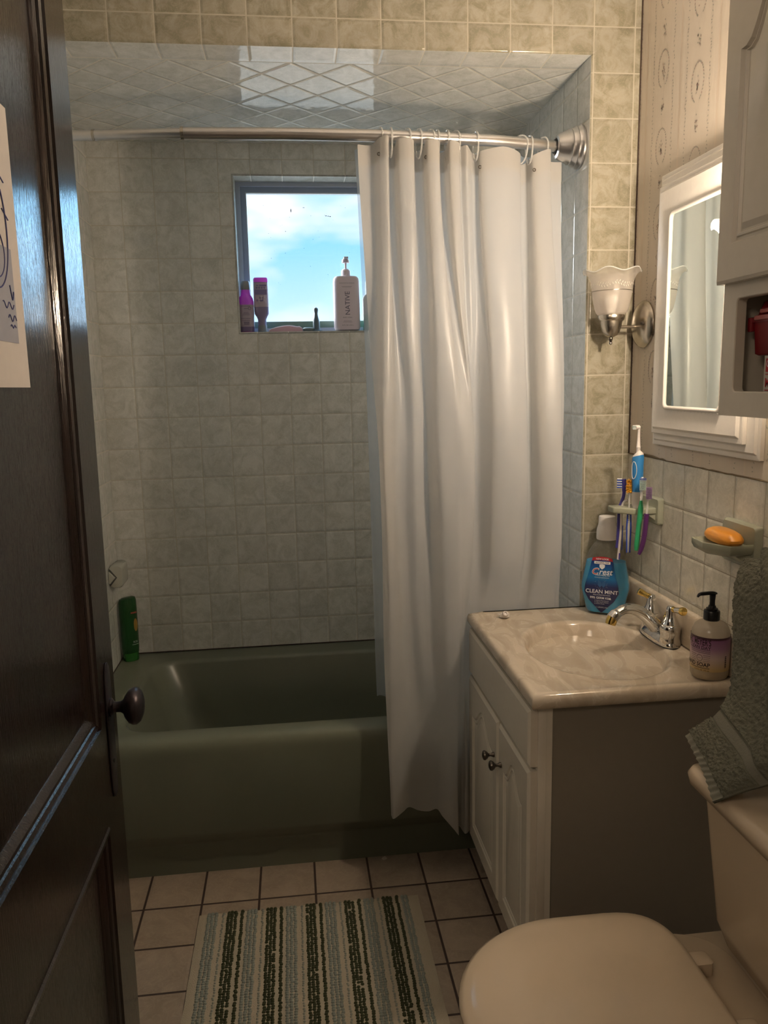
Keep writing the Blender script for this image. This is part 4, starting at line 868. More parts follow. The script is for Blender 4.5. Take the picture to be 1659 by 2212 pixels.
for k in range(12): rect2d(mb, fs, .0500, .0545, .0300 + .0022 * k, .0312 + .0022 * k + .0006 * (k % 2), n=1)
mb.build('barcode', mat('plum_print', (.020, .005, .012), .5), hsb, smooth=False)

# ---- toothbrush holder (ceramic), soap dish, soap
TO = Vector((XR, -.965, 1.103))
th = thing('toothbrush_holder', 'green glazed ceramic toothbrush holder on the wall tiles above the sink', 'toothbrush holder', TO)
def rxx(y0, y1, z0, z1, r, x): return [(x, y, z) for y, z in rr(y0, y1, z0, z1, r, 4)]
MB().loft([rxx(-.054, .050, -.034, .036, .006, -.0006), rxx(-.054, .050, -.034, .036, .008, -.009), rxx(-.050, .046, -.030, .032, .008, -.014)]).build('wall_plate', ceram, th)
# shelf with holes: five-sided outline, bridging from plate
out2 = [(-.010, -.040), (-.072, -.040), (-.112, -.002), (-.112, .036), (-.010, .040)]
holes = [(-.088, .022), (-.070, -.001), (-.075, .030), (-.040, -.020), (-.050, .024), (-.028, .010)]
mb = MB(); mb.loft([[(x * 1.0, y, -.006) for x, y in out2], [(x, y, .010) for x, y in out2]]); sh = mb.build('shelf', ceram, th, bevel=.0035, seg=3)
mb = MB(); mb.loft([[(-.010, y, -.026 + 0) for y in (-.038, .038)] + [(-.010, y, .003) for y in (.038, -.038)], [(-.034, y, -.008) for y in (-.034, .034)] + [(-.034, y, .003) for y in (.034, -.034)]]); mb.build('bracket', ceram, th, bevel=.002)

SO = Vector((XR, -1.385, 1.092))
sd = thing('soap_dish', 'green glazed ceramic soap dish projecting from the wall tiles', 'soap dish', SO)
MB().loft([rxx(-.062, .066, -.040, .052, .006, -.0006), rxx(-.062, .066, -.040, .052, .008, -.010), rxx(-.058, .062, -.036, .048, .008, -.016)]).build('wall_plate', ceram, sd)
od = [(-.012, -.055), (-.068, -.060), (-.098, -.010), (-.092, .046), (-.012, .055)]
def sh5(k, z): c = (-.052, -.004); return [(c[0] + (x - c[0]) * k, c[1] + (y - c[1]) * k, z) for x, y in od]
MB().loft([sh5(.78, -.010), sh5(.95, -.006), sh5(1.04, .003), sh5(1.04, .014), sh5(.99, .0155), sh5(.93, .009), sh5(.5, .007)]).build('tray', ceram, sd, bevel=.002)
mb = MB(); mb.loft([[(-.012, y, z) for y, z in ((-.05, -.034), (.05, -.034), (.05, .004), (-.05, .004))], [(-.050, y, z) for y, z in ((-.036, -.008), (.036, -.008), (.036, .003), (-.036, .003))]]); mb.build('bracket', ceram, sd, bevel=.002)
bar = MB().loft([[(x, y, z) for x, y, z in ell(0, 0, a_, b_, z_, p=2.6)] for a_, b_, z_ in ((.017, .038, 0), (.024, .054, .004), (.0275, .0600, .010), (.0275, .0600, .015), (.024, .052, .023), (.016, .038, .0285), (.006, .018, .030))]).build('soap_bar', mat('orange_soap', (.80, .33, .035), .28, Subsurface_Weight=.0), None)
bar.location = SO + Vector((-.052, -.006, .0105)); bar.rotation_euler = (0, 0, -.10); tag(bar, 'orange oval soap bar resting in the green soap dish', 'soap')

# ---- toothbrushes
def bristles(mb, c, face, along, w_, l_, h_, nx, ny, mi=lambda i, j: 0, spread=0, r=.0007):
    side = face.cross(along).normalized()
    for i in range(nx):
        for j in range(ny):
            p0 = c + side * (w_ * ((i + .5) / nx - .5)) + along * (l_ * ((j + .5) / ny - .5)); p1 = p0 + face * h_ * random.uniform(.93, 1.04) + side * spread * (i / (nx - 1) - .5 if nx > 1 else 0) + along * spread * (j / (ny - 1) - .5)
            mb.tube([p0, p1], r, 5, mi(i, j))
def V3(*a): return Vector(a)
# handles pass through the shelf at z=1.103..1.113
m_bv = mat('blue_violet_plastic', (.055, .045, .24), .3); m_bl = mat('royal_blue_plastic', (.02, .06, .42), .3); m_gr = mat('green_plastic_opaque', (.03, .34, .14), .3); m_pu = mat('purple_plastic', (.08, .02, .11), .3); m_wh = mat('white_plastic', (.68, .63, .60), .35)
m_br_w = mat('bristle_white', (.7, .72, .72), .6); m_br_y = mat('bristle_yellow', (.75, .38, .02), .6); m_br_p = mat('bristle_purple', (.20, .09, .26), .6); m_br_t = mat('bristle_pale_teal', (.45, .58, .52), .6)
vdir = V3(.38, .92, 0).normalized(); side = V3(.92, -.38, 0).normalized()
grp = 'toothbrushes in the ceramic holder'
def tb(label, x, y, segs, hm, head, bm_list):
    t = thing('toothbrush', label, 'toothbrush', (x, y, 1.100), group=grp)
    return t
# 1 blue-violet, bent neck, head faces left
t = thing('toothbrush', 'leftmost toothbrush, blue-violet with a bent neck and striped bristles', 'toothbrush', (1.397, -.938, 1.06), group=grp)
p_ = cat([(-.003, 0, -.062), (-.001, 0, -.045), (0, 0, 0), (.001, 0, .045), (.010, 0, .075), (.012, 0, .100), (.010, 0, .122)], 6)
MB().tube(p_, [.0054 if i < 20 else .0044 if i < 28 else .0060 for i in range(len(p_))], 12).build('handle', m_bv, t)
mb = MB(); bristles(mb, V3(.005, 0, .111), -side, V3(0, 0, 1), .009, .026, .0125, 4, 8, lambda i, j: 0 if j % 2 else 1, 0, .0011); mb.build('bristles', [m_br_w, m_bl], t)
# 2 yellow bristles, clear and blue
t = thing('toothbrush', 'toothbrush with bushy yellow bristles facing the room and a blue striped handle', 'toothbrush', (1.405, -.979, 1.06), group=grp)
MB().tube([(0, 0, -.064), (0, 0, .030), (0, 0, .048), (0, 0, .116)], [.0048, .0052, .0030, .0030], 12, flat=.7).build('handle', clearp, t)
mb = MB(); mb.tube([(-.0035, -.002, -.066), (-.0055, -.002, 0), (-.004, -.002, .045)], .0017, 8); mb.tube([(.0045, -.002, -.066), (.0060, -.002, 0), (.004, -.002, .045)], .0019, 8); mb.tube([(0, -.002, .043), (0, -.002, .048)], .0050, 10)
for k in range(5): mb.tube([(-.004, -.004, .015 + .005 * k), (.004, -.004, .015 + .005 * k)], .0006, 6)
mb.build('grip', m_bl, t)
mb = MB()
for k in range(260):
    u = random.uniform(-1, 1); a = random.uniform(0, 2 * PI); base = V3(0, 0, .108 + .013 * u); d = V3(math.cos(a) * .75, math.sin(a) * .75 - .25, .55 * u).normalized(); mb.tube([base, base + d * random.uniform(.0075, .0105)], .0007, 4)
mb.build('bristles', m_br_y, t)
# 3 white slim brush with dark tip
t = thing('toothbrush', 'slim white toothbrush whose long handle hangs lowest below the holder', 'toothbrush', (1.400, -.945, 1.06), group=grp)
MB().tube(cat([(-.006, 0, -.092), (-.003, 0, -.05), (0, 0, 0), (0, 0, .045), (.006, 0, .062), (.014, 0, .066)], 5), .0042, 12, flat=.7).build('handle', m_wh, t)
MB().tube([(-.0045, -.0030, -.090), (-.0035, -.0032, -.074)], .0024, 10).build('tip_inlay', m_bv, t)
MB().tube([(.002, -.004, -.066), (.003, -.004, .0)], .0012, 8).build('blue_stripe', m_bl, t)
# 4 green with clear head
t = thing('toothbrush', 'green toothbrush with a clear head and pale bristles topped in blue', 'toothbrush', (1.4115, -1.028, 1.066), group=grp)
p_ = cat([(-.006, .0, -.056), (-.004, 0, -.03), (0, 0, .02), (.002, 0, .045), (.003, 0, .072)], 6)
MB().tube(p_, [.0048, .0054, .0060, .0064, .0066] + [.0066] * (len(p_) - 9) + [.0056, .0048, .0040, .0034], 12).build('handle', m_gr, t)
MB().tube([(.003, 0, .070), (.004, 0, .090), (.0045, 0, .100), (.0045, 0, .124), (.0045, 0, .132)], [.0032, .0034, .0066, .0072, .0030], 12).build('neck_and_head', clearp, t)
mb = MB(); bristles(mb, V3(.0045, -.003, .115), -vdir, V3(0, 0, 1), .0125, .028, .010, 6, 10, lambda i, j: 1 if j > 7 else 0, .004, .0010); mb.build('bristles', [m_br_t, m_bl], t)
mb = MB(); pts_ = [(x, y, z) for x, y, z in [(-.0045 + .0022 * math.cos(2 * PI * k / 20), -.0042, -.022 + .011 * math.copysign(abs(math.sin(2 * PI * k / 20)) ** .5, math.sin(2 * PI * k / 20))) for k in range(21)]]
mb.tube(pts_, .0004, 5, upv=V3(0, 1, 0), caps=False); mb.build('grip_outline', mat('dark_green_line', (.01, .08, .04), .5), t)
# 5 purple
t = thing('toothbrush', 'rightmost toothbrush, purple with a curved handle and purple bristles', 'toothbrush', (1.4150, -1.058, 1.062), group=grp)
p_ = cat([(-.016, 0, -.056), (-.010, 0, -.042), (-.003, 0, -.01), (0, 0, .03), (.001, 0, .047)], 6)
MB().tube(p_, [.0038 + .0024 * min(1, i / 8) for i in range(len(p_))], 12).build('handle', m_pu, t)
MB().tube([(.001, 0, .045), (.003, 0, .080), (.004, 0, .086), (.004, 0, .112)], [.0030, .0024, .0062, .0058], 12).build('neck_and_head', clearp, t)
mb = MB(); bristles(mb, V3(.004, -.003, .100), -vdir, V3(0, 0, 1), .0140, .030, .010, 6, 10, lambda i, j: 0, 0, .0010); mb.build('bristles', m_br_p, t)
# electric toothbrush
eb_ = mat('electric_blue_rubber', (.025, .19, .46), .45, bump=.25, bscale=400)
t = thing('electric_toothbrush', 'blue and white electric toothbrush standing tall in the ceramic holder', 'electric toothbrush', (1.4200, -.990, 1.1135), group=None)
MB().lathe([(.0, -.0), (.0095, .000), (.0118, .008), (.0122, .045)], 32).build('lower_body', m_wh, t)
def ebm(r, z, a): return r, z + (.004 * math.sin(a + 2.6) * 1 if z > .120 else 0)
MB().lathe([(.0122, .042), (.0132, .060), (.0142, .090), (.0148, .128), (.0140, .1335)], 36, mod=ebm, caps=False).build('grip', eb_, t)
MB().lathe([(.0143, .131), (.0125, .138), (.0060, .1435), (.0052, .1445)], 32, mod=ebm).build('shoulder', m_wh, t)
MB().lathe([(.0052, .143), (.0054, .155), (.0058, .156), (.0050, .157), (.0036, .180), (.0032, .202), (.0040, .208), (.0, .212)], 24).build('brush_neck', m_wh, t)
hd = V3(-.93, .15, 0).normalized()
MB().tube([V3(.001, 0, .2065), V3(0, 0, .2065) + hd * .008], [.0055, .0062], 20).build('head', m_wh, t)
mb = MB()
for k in range(60):
    a = random.uniform(0, 2 * PI); r = .0058 * math.sqrt(random.random()); p0 = V3(0, 0, .2065) + hd * .0075 + V3(0, math.cos(a) * r, math.sin(a) * r); mb.tube([p0, p0 + hd * .0085], .0006, 4, 0 if k % 2 else 1)
mb.build('bristles', [m_br_w, m_br_t], t)
mb = MB(); c0 = math.radians(205)
mb.tube([((.0147) * math.cos(c0 + .55 * math.cos(2 * PI * k / 30)), .0147 * math.sin(c0 + .55 * math.cos(2 * PI * k / 30)), .098 + .022 * math.sin(2 * PI * k / 30)) for k in range(31)], .0009, 6, caps=False); mb.build('button_ring', m_wh, t)

# ================================================================= WALL CABINET OVER THE TOILET
WO = Vector((XR, -1.86, 1.7)); CX = 1.302; CY0, CY1, CZ0, CZ1 = -2.15, -1.568, 1.377, 2.19
wc = thing('wall_cabinet', 'cream wall cabinet with arched panel door and open cubby above the toilet', 'cabinet', WO)
mb = MB(); t_ = .018
def bx(a, b_, c, d, e_, f_): mb.box(a - WO.x, b_ - WO.x, c - WO.y, d - WO.y, e_ - WO.z, f_ - WO.z)
bx(CX + .018, XR - .001, CY0, CY0 + t_, CZ0, CZ1); bx(CX + .018, XR - .001, CY1 - t_, CY1, CZ0, CZ1); bx(CX + .018, XR - .001, CY0, CY1, CZ1 - t_, CZ1); bx(CX + .018, XR - .001, CY0 + t_, CY1 - t_, CZ0, CZ0 + .030); bx(XR - .01, XR - .001, CY0 + t_, CY1 - t_, CZ0, CZ1)
bx(CX + .018, XR - .01, CY0 + t_, CY1 - t_, 1.590, 1.605)
mb.build('carcass', cabw, wc, smooth=False)
# face frame with a rounded opening over the cubby
mb = MB(); oy0, oy1, oz0, oz1 = CY0 + .040, CY1 - .041, 1.419, 1.574
outer = lambda x: [Vector((x, y, z)) - WO for y, z in rr(CY0, CY1, CZ0, 1.625, .0005, 5)]
inner = lambda d, x: [Vector((x, y, z)) - WO for y, z in rr(oy0 - d, oy1 + d, oz0 - d, oz1 + d, .008, 5)]
mb.loft([outer(CX + .018), outer(CX), inner(.0015, CX), inner(0, CX + .0015), inner(0, CX + .018)], False, False); mb.build('face_frame', cabw, wc, angle=30)
mb = MB(); bx(CX, CX + .018, CY0, CY1, 1.625, CZ1); mb.build('upper_frame', cabw, wc, smooth=False)
panel_door('door', wc, cabw, WO, -1.856, CY1 + .001 - .003, 1.600, 2.17, CX - .0005, CX - .019, (.046, .062, .100), .11, groove=.006, chamf=.005)
panel_door('door', wc, cabw, WO, -2.148, -1.860, 1.600, 2.17, CX - .0005, CX - .019, (.046, .062, .100), .11, groove=.006, chamf=.005)
# red container and card box in the cubby
redm = mat('red_plastic', (.20, .012, .018), .25); redl = mat('rose_strap', (.50, .16, .16), .3)
rb = thing('red_container', 'dark red plastic container sitting inside the wall cabinet cubby', 'container', (1.3725, -1.668, 1.4782))
MB().loft([rrb(.038, .045, 0, .008), rrb(.041, .052, .003, .009), rrb(.043, .056, .056, .009)]).build('body', redm, rb, angle=50)
MB().loft([rrb(.046, .060, .055, .010), rrb(.046, .060, .063, .010), rrb(.040, .050, .068, .010), rrb(.036, .044, .088, .012), rrb(.030, .036, .092, .012)]).build('lid', redm, rb, angle=50)
mb = MB(); mb.box(-.049, -.038, -.060, .042, .058, .066); mb.box(-.047, -.034, -.060, .030, .069, .076); mb.build('pink_strip', redl, rb, bevel=.002)
mb = MB(); mb.box(-.048, -.040, .050, .0615, .040, .064); mb.build('latch', redm, rb, bevel=.002)
cb = thing('card_box', 'white card box printed in red standing low in the cubby front', 'box', (1.3700, -1.690, 1.4078))
box('carton', mat('white_card', (.50, .47, .43), .6), -.040, .060, -.100, .036, 0, .0695, cb)
redp = mat('red_card_print', (.42, .02, .03), .5)
mb = MB(); fz = lambda u, v: (-.0406, -u, v); rect2d(mb, fz, -.031, .060, .0430, .0650); rect2d(mb, fz, -.031, .060, .0385, .0400)
put_text(mb, 'M', .0200, fz, -.031, .0250, bold=.03, align='LEFT', sx=.75); rect2d(mb, fz, -.031, .020, .0125, .0140); rect2d(mb, fz, -.031, .010, .0075, .0082)
mb.build('red_print', redp, cb, smooth=False)
mb = MB(); put_text(mb, 'CA', .0170, lambda u, v: (-.0410, -u, v), -.029, .0560, bold=.01, align='LEFT', sx=.8); mb.build('white_lettering', mat('label_print_white', (.7, .72, .76), .4), cb, smooth=False)

# ================================================================= TOILET
TOo = Vector((1.10, -1.80, 0)); tl = thing('toilet', 'cream porcelain toilet with closed lid beside the vanity', 'toilet', TOo)
cyy = -1.795
def dsh(xf, xbk, hw, z, n=56, sq=2.3):
    """outline: elliptical front at xf (small x), straight back at xbk"""
    pts = []; xc = xf + (xbk - xf) * .50
    for k in range(n):
        a = 2 * PI * k / n; c, s_ = math.cos(a), math.sin(a)
        if c < 0: x = xc + (xc - xf) * c; y = hw * s_
        else:
            p = 6.0; x = xc + (xbk - xc) * math.copysign(abs(c) ** (2 / p), c); y = hw * math.copysign(abs(s_) ** (2 / p), s_) * (1 - .13 * max(0, c) ** 2)
        pts.append(Vector((x, cyy + y, z)) - TOo)
    return pts
MB().loft([dsh(.800, 1.208, .190, .414), dsh(.788, 1.212, .200, .417), dsh(.782, 1.215, .205, .424), dsh(.783, 1.214, .204, .430), dsh(.792, 1.210, .197, .4365), dsh(.815, 1.200, .176, .4405), dsh(.88, 1.16, .120, .4420)]).build('lid', porc, tl, angle=60)
MB().loft([dsh(.796, 1.205, .192, .397), dsh(.788, 1.208, .199, .401), dsh(.788, 1.208, .199, .410), dsh(.796, 1.205, .192, .4135)]).build('seat', porc, tl, angle=60)
MB().loft([dsh(.98, 1.30, .10, .001), dsh(.95, 1.31, .105, .03), dsh(.95, 1.30, .10, .12), dsh(.88, 1.30, .13, .22), dsh(.82, 1.31, .170, .32), dsh(.800, 1.315, .185, .375), dsh(.802, 1.315, .184, .392), dsh(.81, 1.31, .178, .396)]).build('bowl', porc, tl, angle=60)
MB().loft([[Vector((x, y, z)) - TOo for x, y, z in ringz(x0, x1, y0, y1, .03, z)] for x0, x1, y0, y1, z in ((1.19, 1.44, -1.90, -1.69, .30), (1.20, 1.455, -1.95, -1.64, .36), (1.205, 1.465, -1.97, -1.62, .385), (1.215, 1.462, -1.965, -1.625, .394))]).build('deck', porc, tl, angle=60)
MB().loft([[Vector((x, y, z)) - TOo for x, y, z in ringz(x0, x1, y0, y1, .035, z, 7)] for x0, x1, y0, y1, z in ((1.33, 1.455, -1.92, -1.68, .397), (1.305, 1.462, -1.955, -1.655, .410), (1.293, 1.466, -1.975, -1.638, .45), (1.270, 1.470, -2.00, -1.618, .700))]).build('tank', porc, tl, angle=60)
MB().loft([[Vector((x, y, z)) - TOo for x, y, z in ringz(x0, x1, y0, y1, .03, z, 7)] for x0, x1, y0, y1, z in ((1.262, 1.472, -2.01, -1.608, .700), (1.250, 1.476, -2.02, -1.600, .705), (1.247, 1.477, -2.022, -1.598, .722), (1.252, 1.475, -2.018, -1.602, .732), (1.266, 1.470, -2.005, -1.615, .737))]).build('tank_lid', porc, tl, angle=60)
for yv in (-1.718, -1.872): MB().loft([[Vector((x, y, z)) - TOo for x, y, z in ringz(1.213, 1.252, yv - .017, yv + .017, .008, z)] for z in (.394, .412, .421)] + [[Vector((x, y, z)) - TOo for x, y, z in ringz(1.219, 1.246, yv - .011, yv + .011, .006, .425)]]).build('hinge_cap', porc, tl)

# ================================================================= TOWEL
TG = [[(1.29, -1.528, .7500), (1.27, -1.605, .746), (1.252, -1.671, .742), (1.233, -1.733, .730)],
      [(1.31, -1.541, .773), (1.28, -1.653, .780), (1.262, -1.732, .778), (1.26, -1.775, .772)],
      [(1.335, -1.561, .804), (1.30, -1.676, .812), (1.28, -1.759, .810), (1.28, -1.799, .794)],
      [(1.37, -1.554, .841), (1.33, -1.680, .854), (1.30, -1.781, .852), (1.30, -1.826, .819)],
      [(1.405, -1.513, .899), (1.36, -1.638, .920), (1.33, -1.747, .907), (1.33, -1.836, .853)],
      [(1.420, -1.484, .974), (1.375, -1.602, 1.003), (1.355, -1.692, 1.008), (1.37, -1.777, .972)],
      [(1.430, -1.471, 1.037), (1.39, -1.571, 1.069), (1.37, -1.654, 1.087), (1.39, -1.715, 1.070)],
      [(1.445, -1.470, 1.078), (1.42, -1.531, 1.107), (1.41, -1.581, 1.123), (1.42, -1.627, 1.128)]]
rows = [cat(r, 46) for r in TG]
colsT = [cat([rows[i][j] for i in range(8)], 40) for j in range(len(rows[0]))]   # [across][along]
NA, NL = len(colsT), len(colsT[0])
from mathutils import noise
def terry(i, j):
    p = colsT[i][j]; a = colsT[min(i + 1, NA - 1)][j] - colsT[max(i - 1, 0)][j]; b_ = colsT[i][min(j + 1, NL - 1)] - colsT[i][max(j - 1, 0)]
    nrm = a.cross(b_).normalized()
    if nrm.x > 0: nrm = -nrm
    s_ = j / (NL - 1); ac = i / (NA - 1)
    band = 1.0
    if s_ < .055: band = 0.0
    elif .25 < s_ < .33: band = 0.05
    if ac > .975 : band *= .1
    fold = .013 * math.sin(ac * 9.5 + s_ * 1.5) * min(1, s_ * 1.8)
    nz = noise.noise(p * 210) * .0026 + noise.noise(p * 90 + Vector((3, 1, 7))) * .0030 + noise.noise(p * 480) * .0014
    rib = .0016 * math.sin(ac * 70) if s_ < .055 else 0
    return p + nrm * (fold + band * (.0045 + nz) + rib), nrm
towm = mat('sage_terry', (.145, .143, .105), .95, bump=.9, bscale=420, var=.25)
front, back = [], []
for i in range(NA):
    fr_, bk = [], []
    for j in range(NL):
        q, nn = terry(i, j); fr_.append(q); bk.append(colsT[i][j] + nn * (.013 * math.sin(i / (NA - 1) * 9.5 + j / (NL - 1) * 1.5) * min(1, j / (NL - 1) * 1.8) - .004))
    front.append(fr_); back.append(bk)
tw0 = Vector((1.36, -1.62, .74))
mb = MB(); loop = [front[i] + list(reversed(back[i])) for i in range(NA)]
mb.loft([[p - tw0 for p in r] for r in loop], True, True)
tw = thing('towel', 'sage green terry towel draped from the wall down onto the toilet tank', 'towel', tw0)
mb.build('terry_cloth', towm, tw, angle=180)
mb = MB(); mb.loft([[front[i][j] - tw0 + Vector((-.0012, -.0012, .0012)) for i in range(NA)] for j in range(0, int(NL * .055))], False, False, closed=False); mb.build('end_hem', mat('sage_hem', (.22, .215, .17), .8, bump=.3, bscale=200), tw, angle=180)
mb = MB(); mb.loft([[front[i][j] - tw0 + Vector((-.0016, -.0012, .0014)) for i in range(NA)] for j in range(int(NL * .262), int(NL * .322))], False, False, closed=False); mb.build('woven_band', mat('sage_band', (.165, .16, .125), .8, bump=.4, bscale=260), tw, angle=180)
tbr = thing('towel_bar', 'short nickel towel bar on the wall holding the green towel', 'towel bar', (XR, -1.60, 1.115))
MB().tube([(-.052, -.24, 0), (-.052, .055, 0)], .006, 14).build('bar', nickel, tbr)
for yy in (-.24, .055): MB().tube([(-.0006, yy, 0), (-.01, yy, 0), (-.052, yy, 0)], [.018, .010, .008], 18).build('post', nickel, tbr)

# ================================================================= BATH MAT
mt = thing('bath_mat', 'cream bath mat with rows of green and pale blue tufted stripes', 'bath mat', (.55, -1.30, 0), rot=None)
mx0, mx1, my0, my1 = .240, .850, -1.76, -.892
mb = MB(); nx, ny = 60, 80; up_ = []
for i in range(nx + 1):
    row = []
    for j in range(ny + 1):
        x = mx0 + (mx1 - mx0) * i / nx + .004 * noise.noise(Vector((j * .12, 3, 0))); y = my0 + (my1 - my0) * j / ny + .006 * noise.noise(Vector((i * .15, 0, 5))) + .012 * (i / nx) * 0
        e_ = min(i, nx - i, j, ny - j); h = .0075 * min(1, (e_ + .3) / 2) + .0015 * noise.noise(Vector((i * .5, j * .5, 0)))
        row.append((x - .55, y + 1.30, max(h, .002)))
    up_.append(row)
mb.loft(up_, False, False, closed=False); mb.add([(mx0 - .55, my0 + 1.30, .001), (mx1 - .55, my0 + 1.30, .001), (mx1 - .55, my1 + 1.30, .001), (mx0 - .55, my1 + 1.30, .001)], [(0, 1, 2, 3)])
mb.build('mat_base', mat('cream_cotton', (.52, .46, .35), .95, bump=.9, bscale=500, var=.12), mt, angle=180)
td, tl_, tm_ = mat('dark_green_yarn', (.060, .068, .030), .95, bump=.6, bscale=700, var=.3), mat('pale_blue_yarn', (.32, .35, .31), .95, bump=.6, bscale=700, var=.2), mat('pale_sage_yarn', (.33, .34, .29), .95, bump=.6, bscale=700, var=.2)
def blob(mb, x, y, rx_, ry_, h):
    v = [(x, y, .0065 + h)]
    for r, z in ((.72, .75), (1.0, .1)):
        for k in range(6): a = k * PI / 3 + random.random() * .3; v.append((x + rx_ * r * math.cos(a), y + ry_ * r * math.sin(a), .0065 + h * z - (0.002 if r == 1 else 0)))
    f = [(0, 1 + k, 1 + (k + 1) % 6) for k in range(6)] + [(1 + k, 7 + k, 7 + (k + 1) % 6, 1 + (k + 1) % 6) for k in range(6)]
    mb.add(v, f)
sets = {'d': MB(), 'l': MB(), 'm': MB()}
sc_ = (mx1 - mx0) / 955
cols = []
for k in range(6):
    o_ = 40 + k * 168
    cols += [('l', o_ + 4), ('l', o_ + 20), ('l', o_ + 36)]
    if k < 5: cols += [('m', o_ + 65), ('d', o_ + 88), ('d', o_ + 103), ('d', o_ + 118), ('D', o_ + 146)]
for kk, off in cols:
    x = mx0 + off * sc_ - .55; y = my1 + 1.30 - .008; step = .0078
    if off * sc_ > .585: continue
    while y > my0 + 1.30 + .02:
        q = sets['d' if kk in 'dD' else kk]
        if not (kk in 'd' and random.random() < .02): blob(q, x + random.uniform(-.0013, .0013) + .004 * noise.noise(Vector(((y - 1.3 + 5) * 5, 3, 0))) * 0, y + random.uniform(-.0016, .0016),   .0056 if kk != 'm' else .0040, .0044, .0056 if kk != 'm' else .003)
        y -= step
sets['d'].build('dark_tufts', td, mt, angle=180)['kind'] = 'stuff'; sets['l'].build('pale_blue_tufts', tl_, mt, angle=180)['kind'] = 'stuff'; sets['m'].build('sage_tufts', tm_, mt, angle=180)['kind'] = 'stuff'
mt.rotation_euler = (0, 0, 0)

o = MB().add([(0, 0, .0008), (.008, -.008, .0006), (.018, -.001, .001), (.012, .004, .006), (.004, .003, .004)], [(0, 1, 3, 4), (1, 2, 3)]).add([(0, 0, .0002), (.008, -.008, .0001), (.018, -.001, .0003), (.012, .004, .0045), (.004, .003, .003)], [(4, 3, 1, 0), (3, 2, 1)]).build('paper_scrap', mat('white_scrap', (.55, .50, .42), .8), smooth=False)
o.location = (.768, -.705, 0.0); tag(o, 'tiny torn white paper scrap on the floor tiles against the tub', 'paper scrap')

# ================================================================= THE DOOR
DX, DY0, DY1, DZ0, DZ1, TH = .200, -2.268, -1.478, .012, 2.225, .038
DO = Vector((DX, DY0, DZ0)); dr = thing('door_1', None, None, DO); S(dr); dr.rotation_euler = (math.radians(-1.1), 0, math.radians(0))
def dbox(mb, x0, x1, y0, y1, z0, z1): mb.box(x0 - DX, x1 - DX, y0 - DY0, y1 - DY0, z0 - DZ0, z1 - DZ0)
mb = MB(); SW = .114
dbox(mb, DX - TH, DX, DY1 - SW, DY1, DZ0, DZ1); dbox(mb, DX - TH, DX, DY0, DY0 + .105, DZ0, DZ1)
for z0, z1 in ((DZ0, .25), (.700, .875), (DZ1 - .12, DZ1)): dbox(mb, DX - TH, DX, DY0 + .105, DY1 - SW, z0, z1)
mb.build('stiles_and_rails', woodm, dr, smooth=False)
for nm, z0, z1 in (('lower_panel', .25, .700), ('upper_panel', .875, DZ1 - .12)):
    mb = MB(); ya, yb = DY0 + .105, DY1 - SW
    def dring(d, x): return [Vector((x, y, z)) - DO for y, z in ((ya + d, z0 + d), (yb - d, z0 + d), (yb - d, z1 - d), (ya + d, z1 - d))]
    mb.loft([dring(0, DX - .0002), dring(.003, DX + .0035), dring(.009, DX + .0035), dring(.0105, DX - .001), dring(.016, DX + .0005), dring(.022, DX - .002), dring(.0235, DX - .005), dring(.030, DX - .0045), dring(.036, DX - .009), dring(.040, DX - .014)], False, True); mb.build(nm, woodm, dr, angle=15)
    mb = MB(); dbox(mb, DX - TH + .004, DX - .016, ya, yb, z0, z1); mb.build(nm + '_back', woodm, dr)
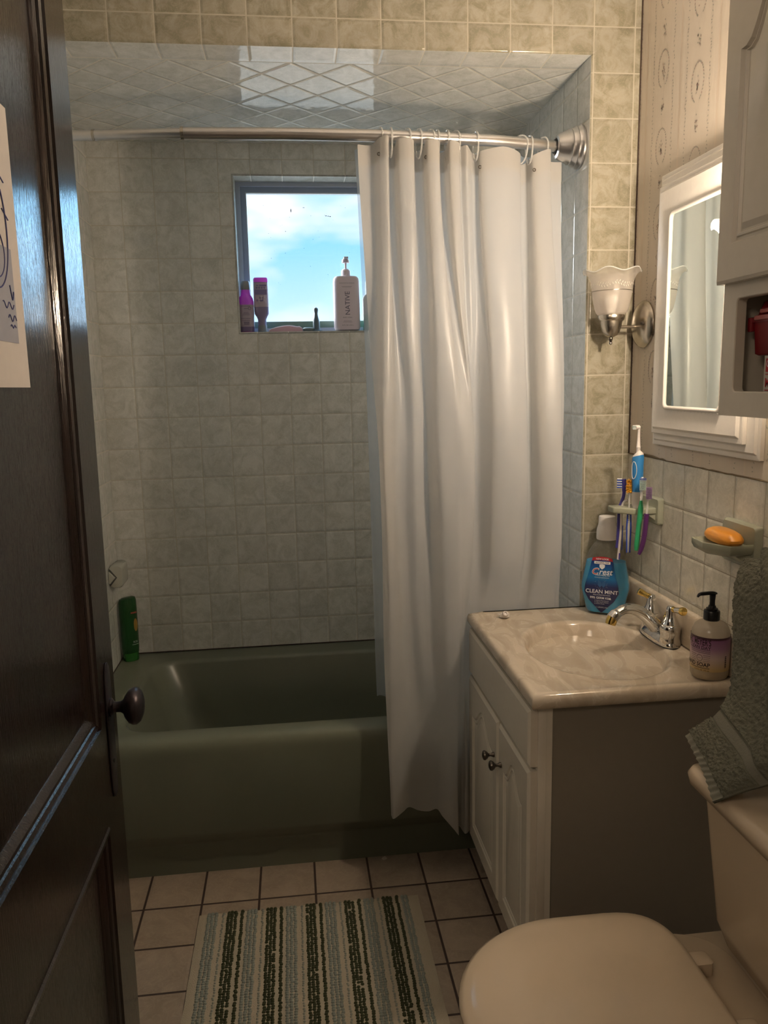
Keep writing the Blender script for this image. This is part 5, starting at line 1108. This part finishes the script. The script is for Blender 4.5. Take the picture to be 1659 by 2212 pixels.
es = MB().loft([[Vector((x, y, z)) - DO for y, z in [(-1.533 + .021 * math.copysign(abs(math.cos(2 * PI * k / 28)) ** .8, math.cos(2 * PI * k / 28)), .853 + .126 * math.copysign(abs(math.sin(2 * PI * k / 28)) ** .35, math.sin(2 * PI * k / 28))) for k in range(28)]] for x in (DX + .0003, DX + .003)]).build('escutcheon', knobm, dr, bevel=.001)
MB().lathe([(.016, .002), (.0165, .006), (.0105, .010), (.0095, .014), (.0100, .022), (.013, .027), (.022, .031), (.030, .037), (.0335, .044), (.033, .050), (.028, .056), (.018, .0605), (.008, .062), (0, .0625)], 36, Matrix.Translation(Vector((DX, -1.533, .896)) - DO) @ Matrix.Rotation(PI / 2, 4, 'Y')).build('door_knob', knobm, dr)
MB().lathe([(.0, .0), (.004, 0), (.004, .001), (0, .001)], 12, Matrix.Translation(Vector((DX + .0032, -1.533, .795)) - DO) @ Matrix.Rotation(PI / 2, 4, 'Y')).build('keyhole', black, dr)
# poster
pp = thing('paper_drawing', 'white paper with a blue ink sea drawing taped to the dark door', 'drawing', (DX + .0055, -1.80, 1.45), rot=(math.radians(-.4), 0, 0))
mb = MB(); mb.box(0, .0006, -.30, 0.0, 0, .345); mb.build('sheet', paperm, pp, smooth=False)
mb = MB(); mb.box(.0007, .0010, -.28, -.030, .055, .170); mb.build('grey_wash', wash, pp, smooth=False)
mb = MB()
def stroke(pts, w_=.0008): mb.tube([(.0012, a, b_) for a, b_ in pts], w_, 5)
stroke([(-.06 + .0025 * k, .085 + .004 * math.sin(k * .9)) for k in range(12)]); stroke([(-.075 + .0025 * k, .100 + .004 * math.sin(k * .8 + 1)) for k in range(16)]); stroke([(-.055 + .002 * k, .075 + .002 * math.sin(k * 1.1)) for k in range(10)])
stroke([(-.085 + .046 * math.sin(t_ * .12), .118 + .085 * (1 - math.cos(t_ * .12)) * .85) for t_ in range(20)], .001); stroke([(-.035 - .0009 * k, .118 - .010 * math.sin(k * .3)) for k in range(14)], .001)
stroke([(-.085 + .03 * math.sin(t_ * .2), .13 + .03 * (1 - math.cos(t_ * .2))) for t_ in range(14)]); stroke([(-.05, .215), (-.03, .205)]); stroke([(-.05, .255), (-.035, .248)]); stroke([(-.055, .300), (-.04, .296)])
mb.build('ink_lines', ink, pp, smooth=False)
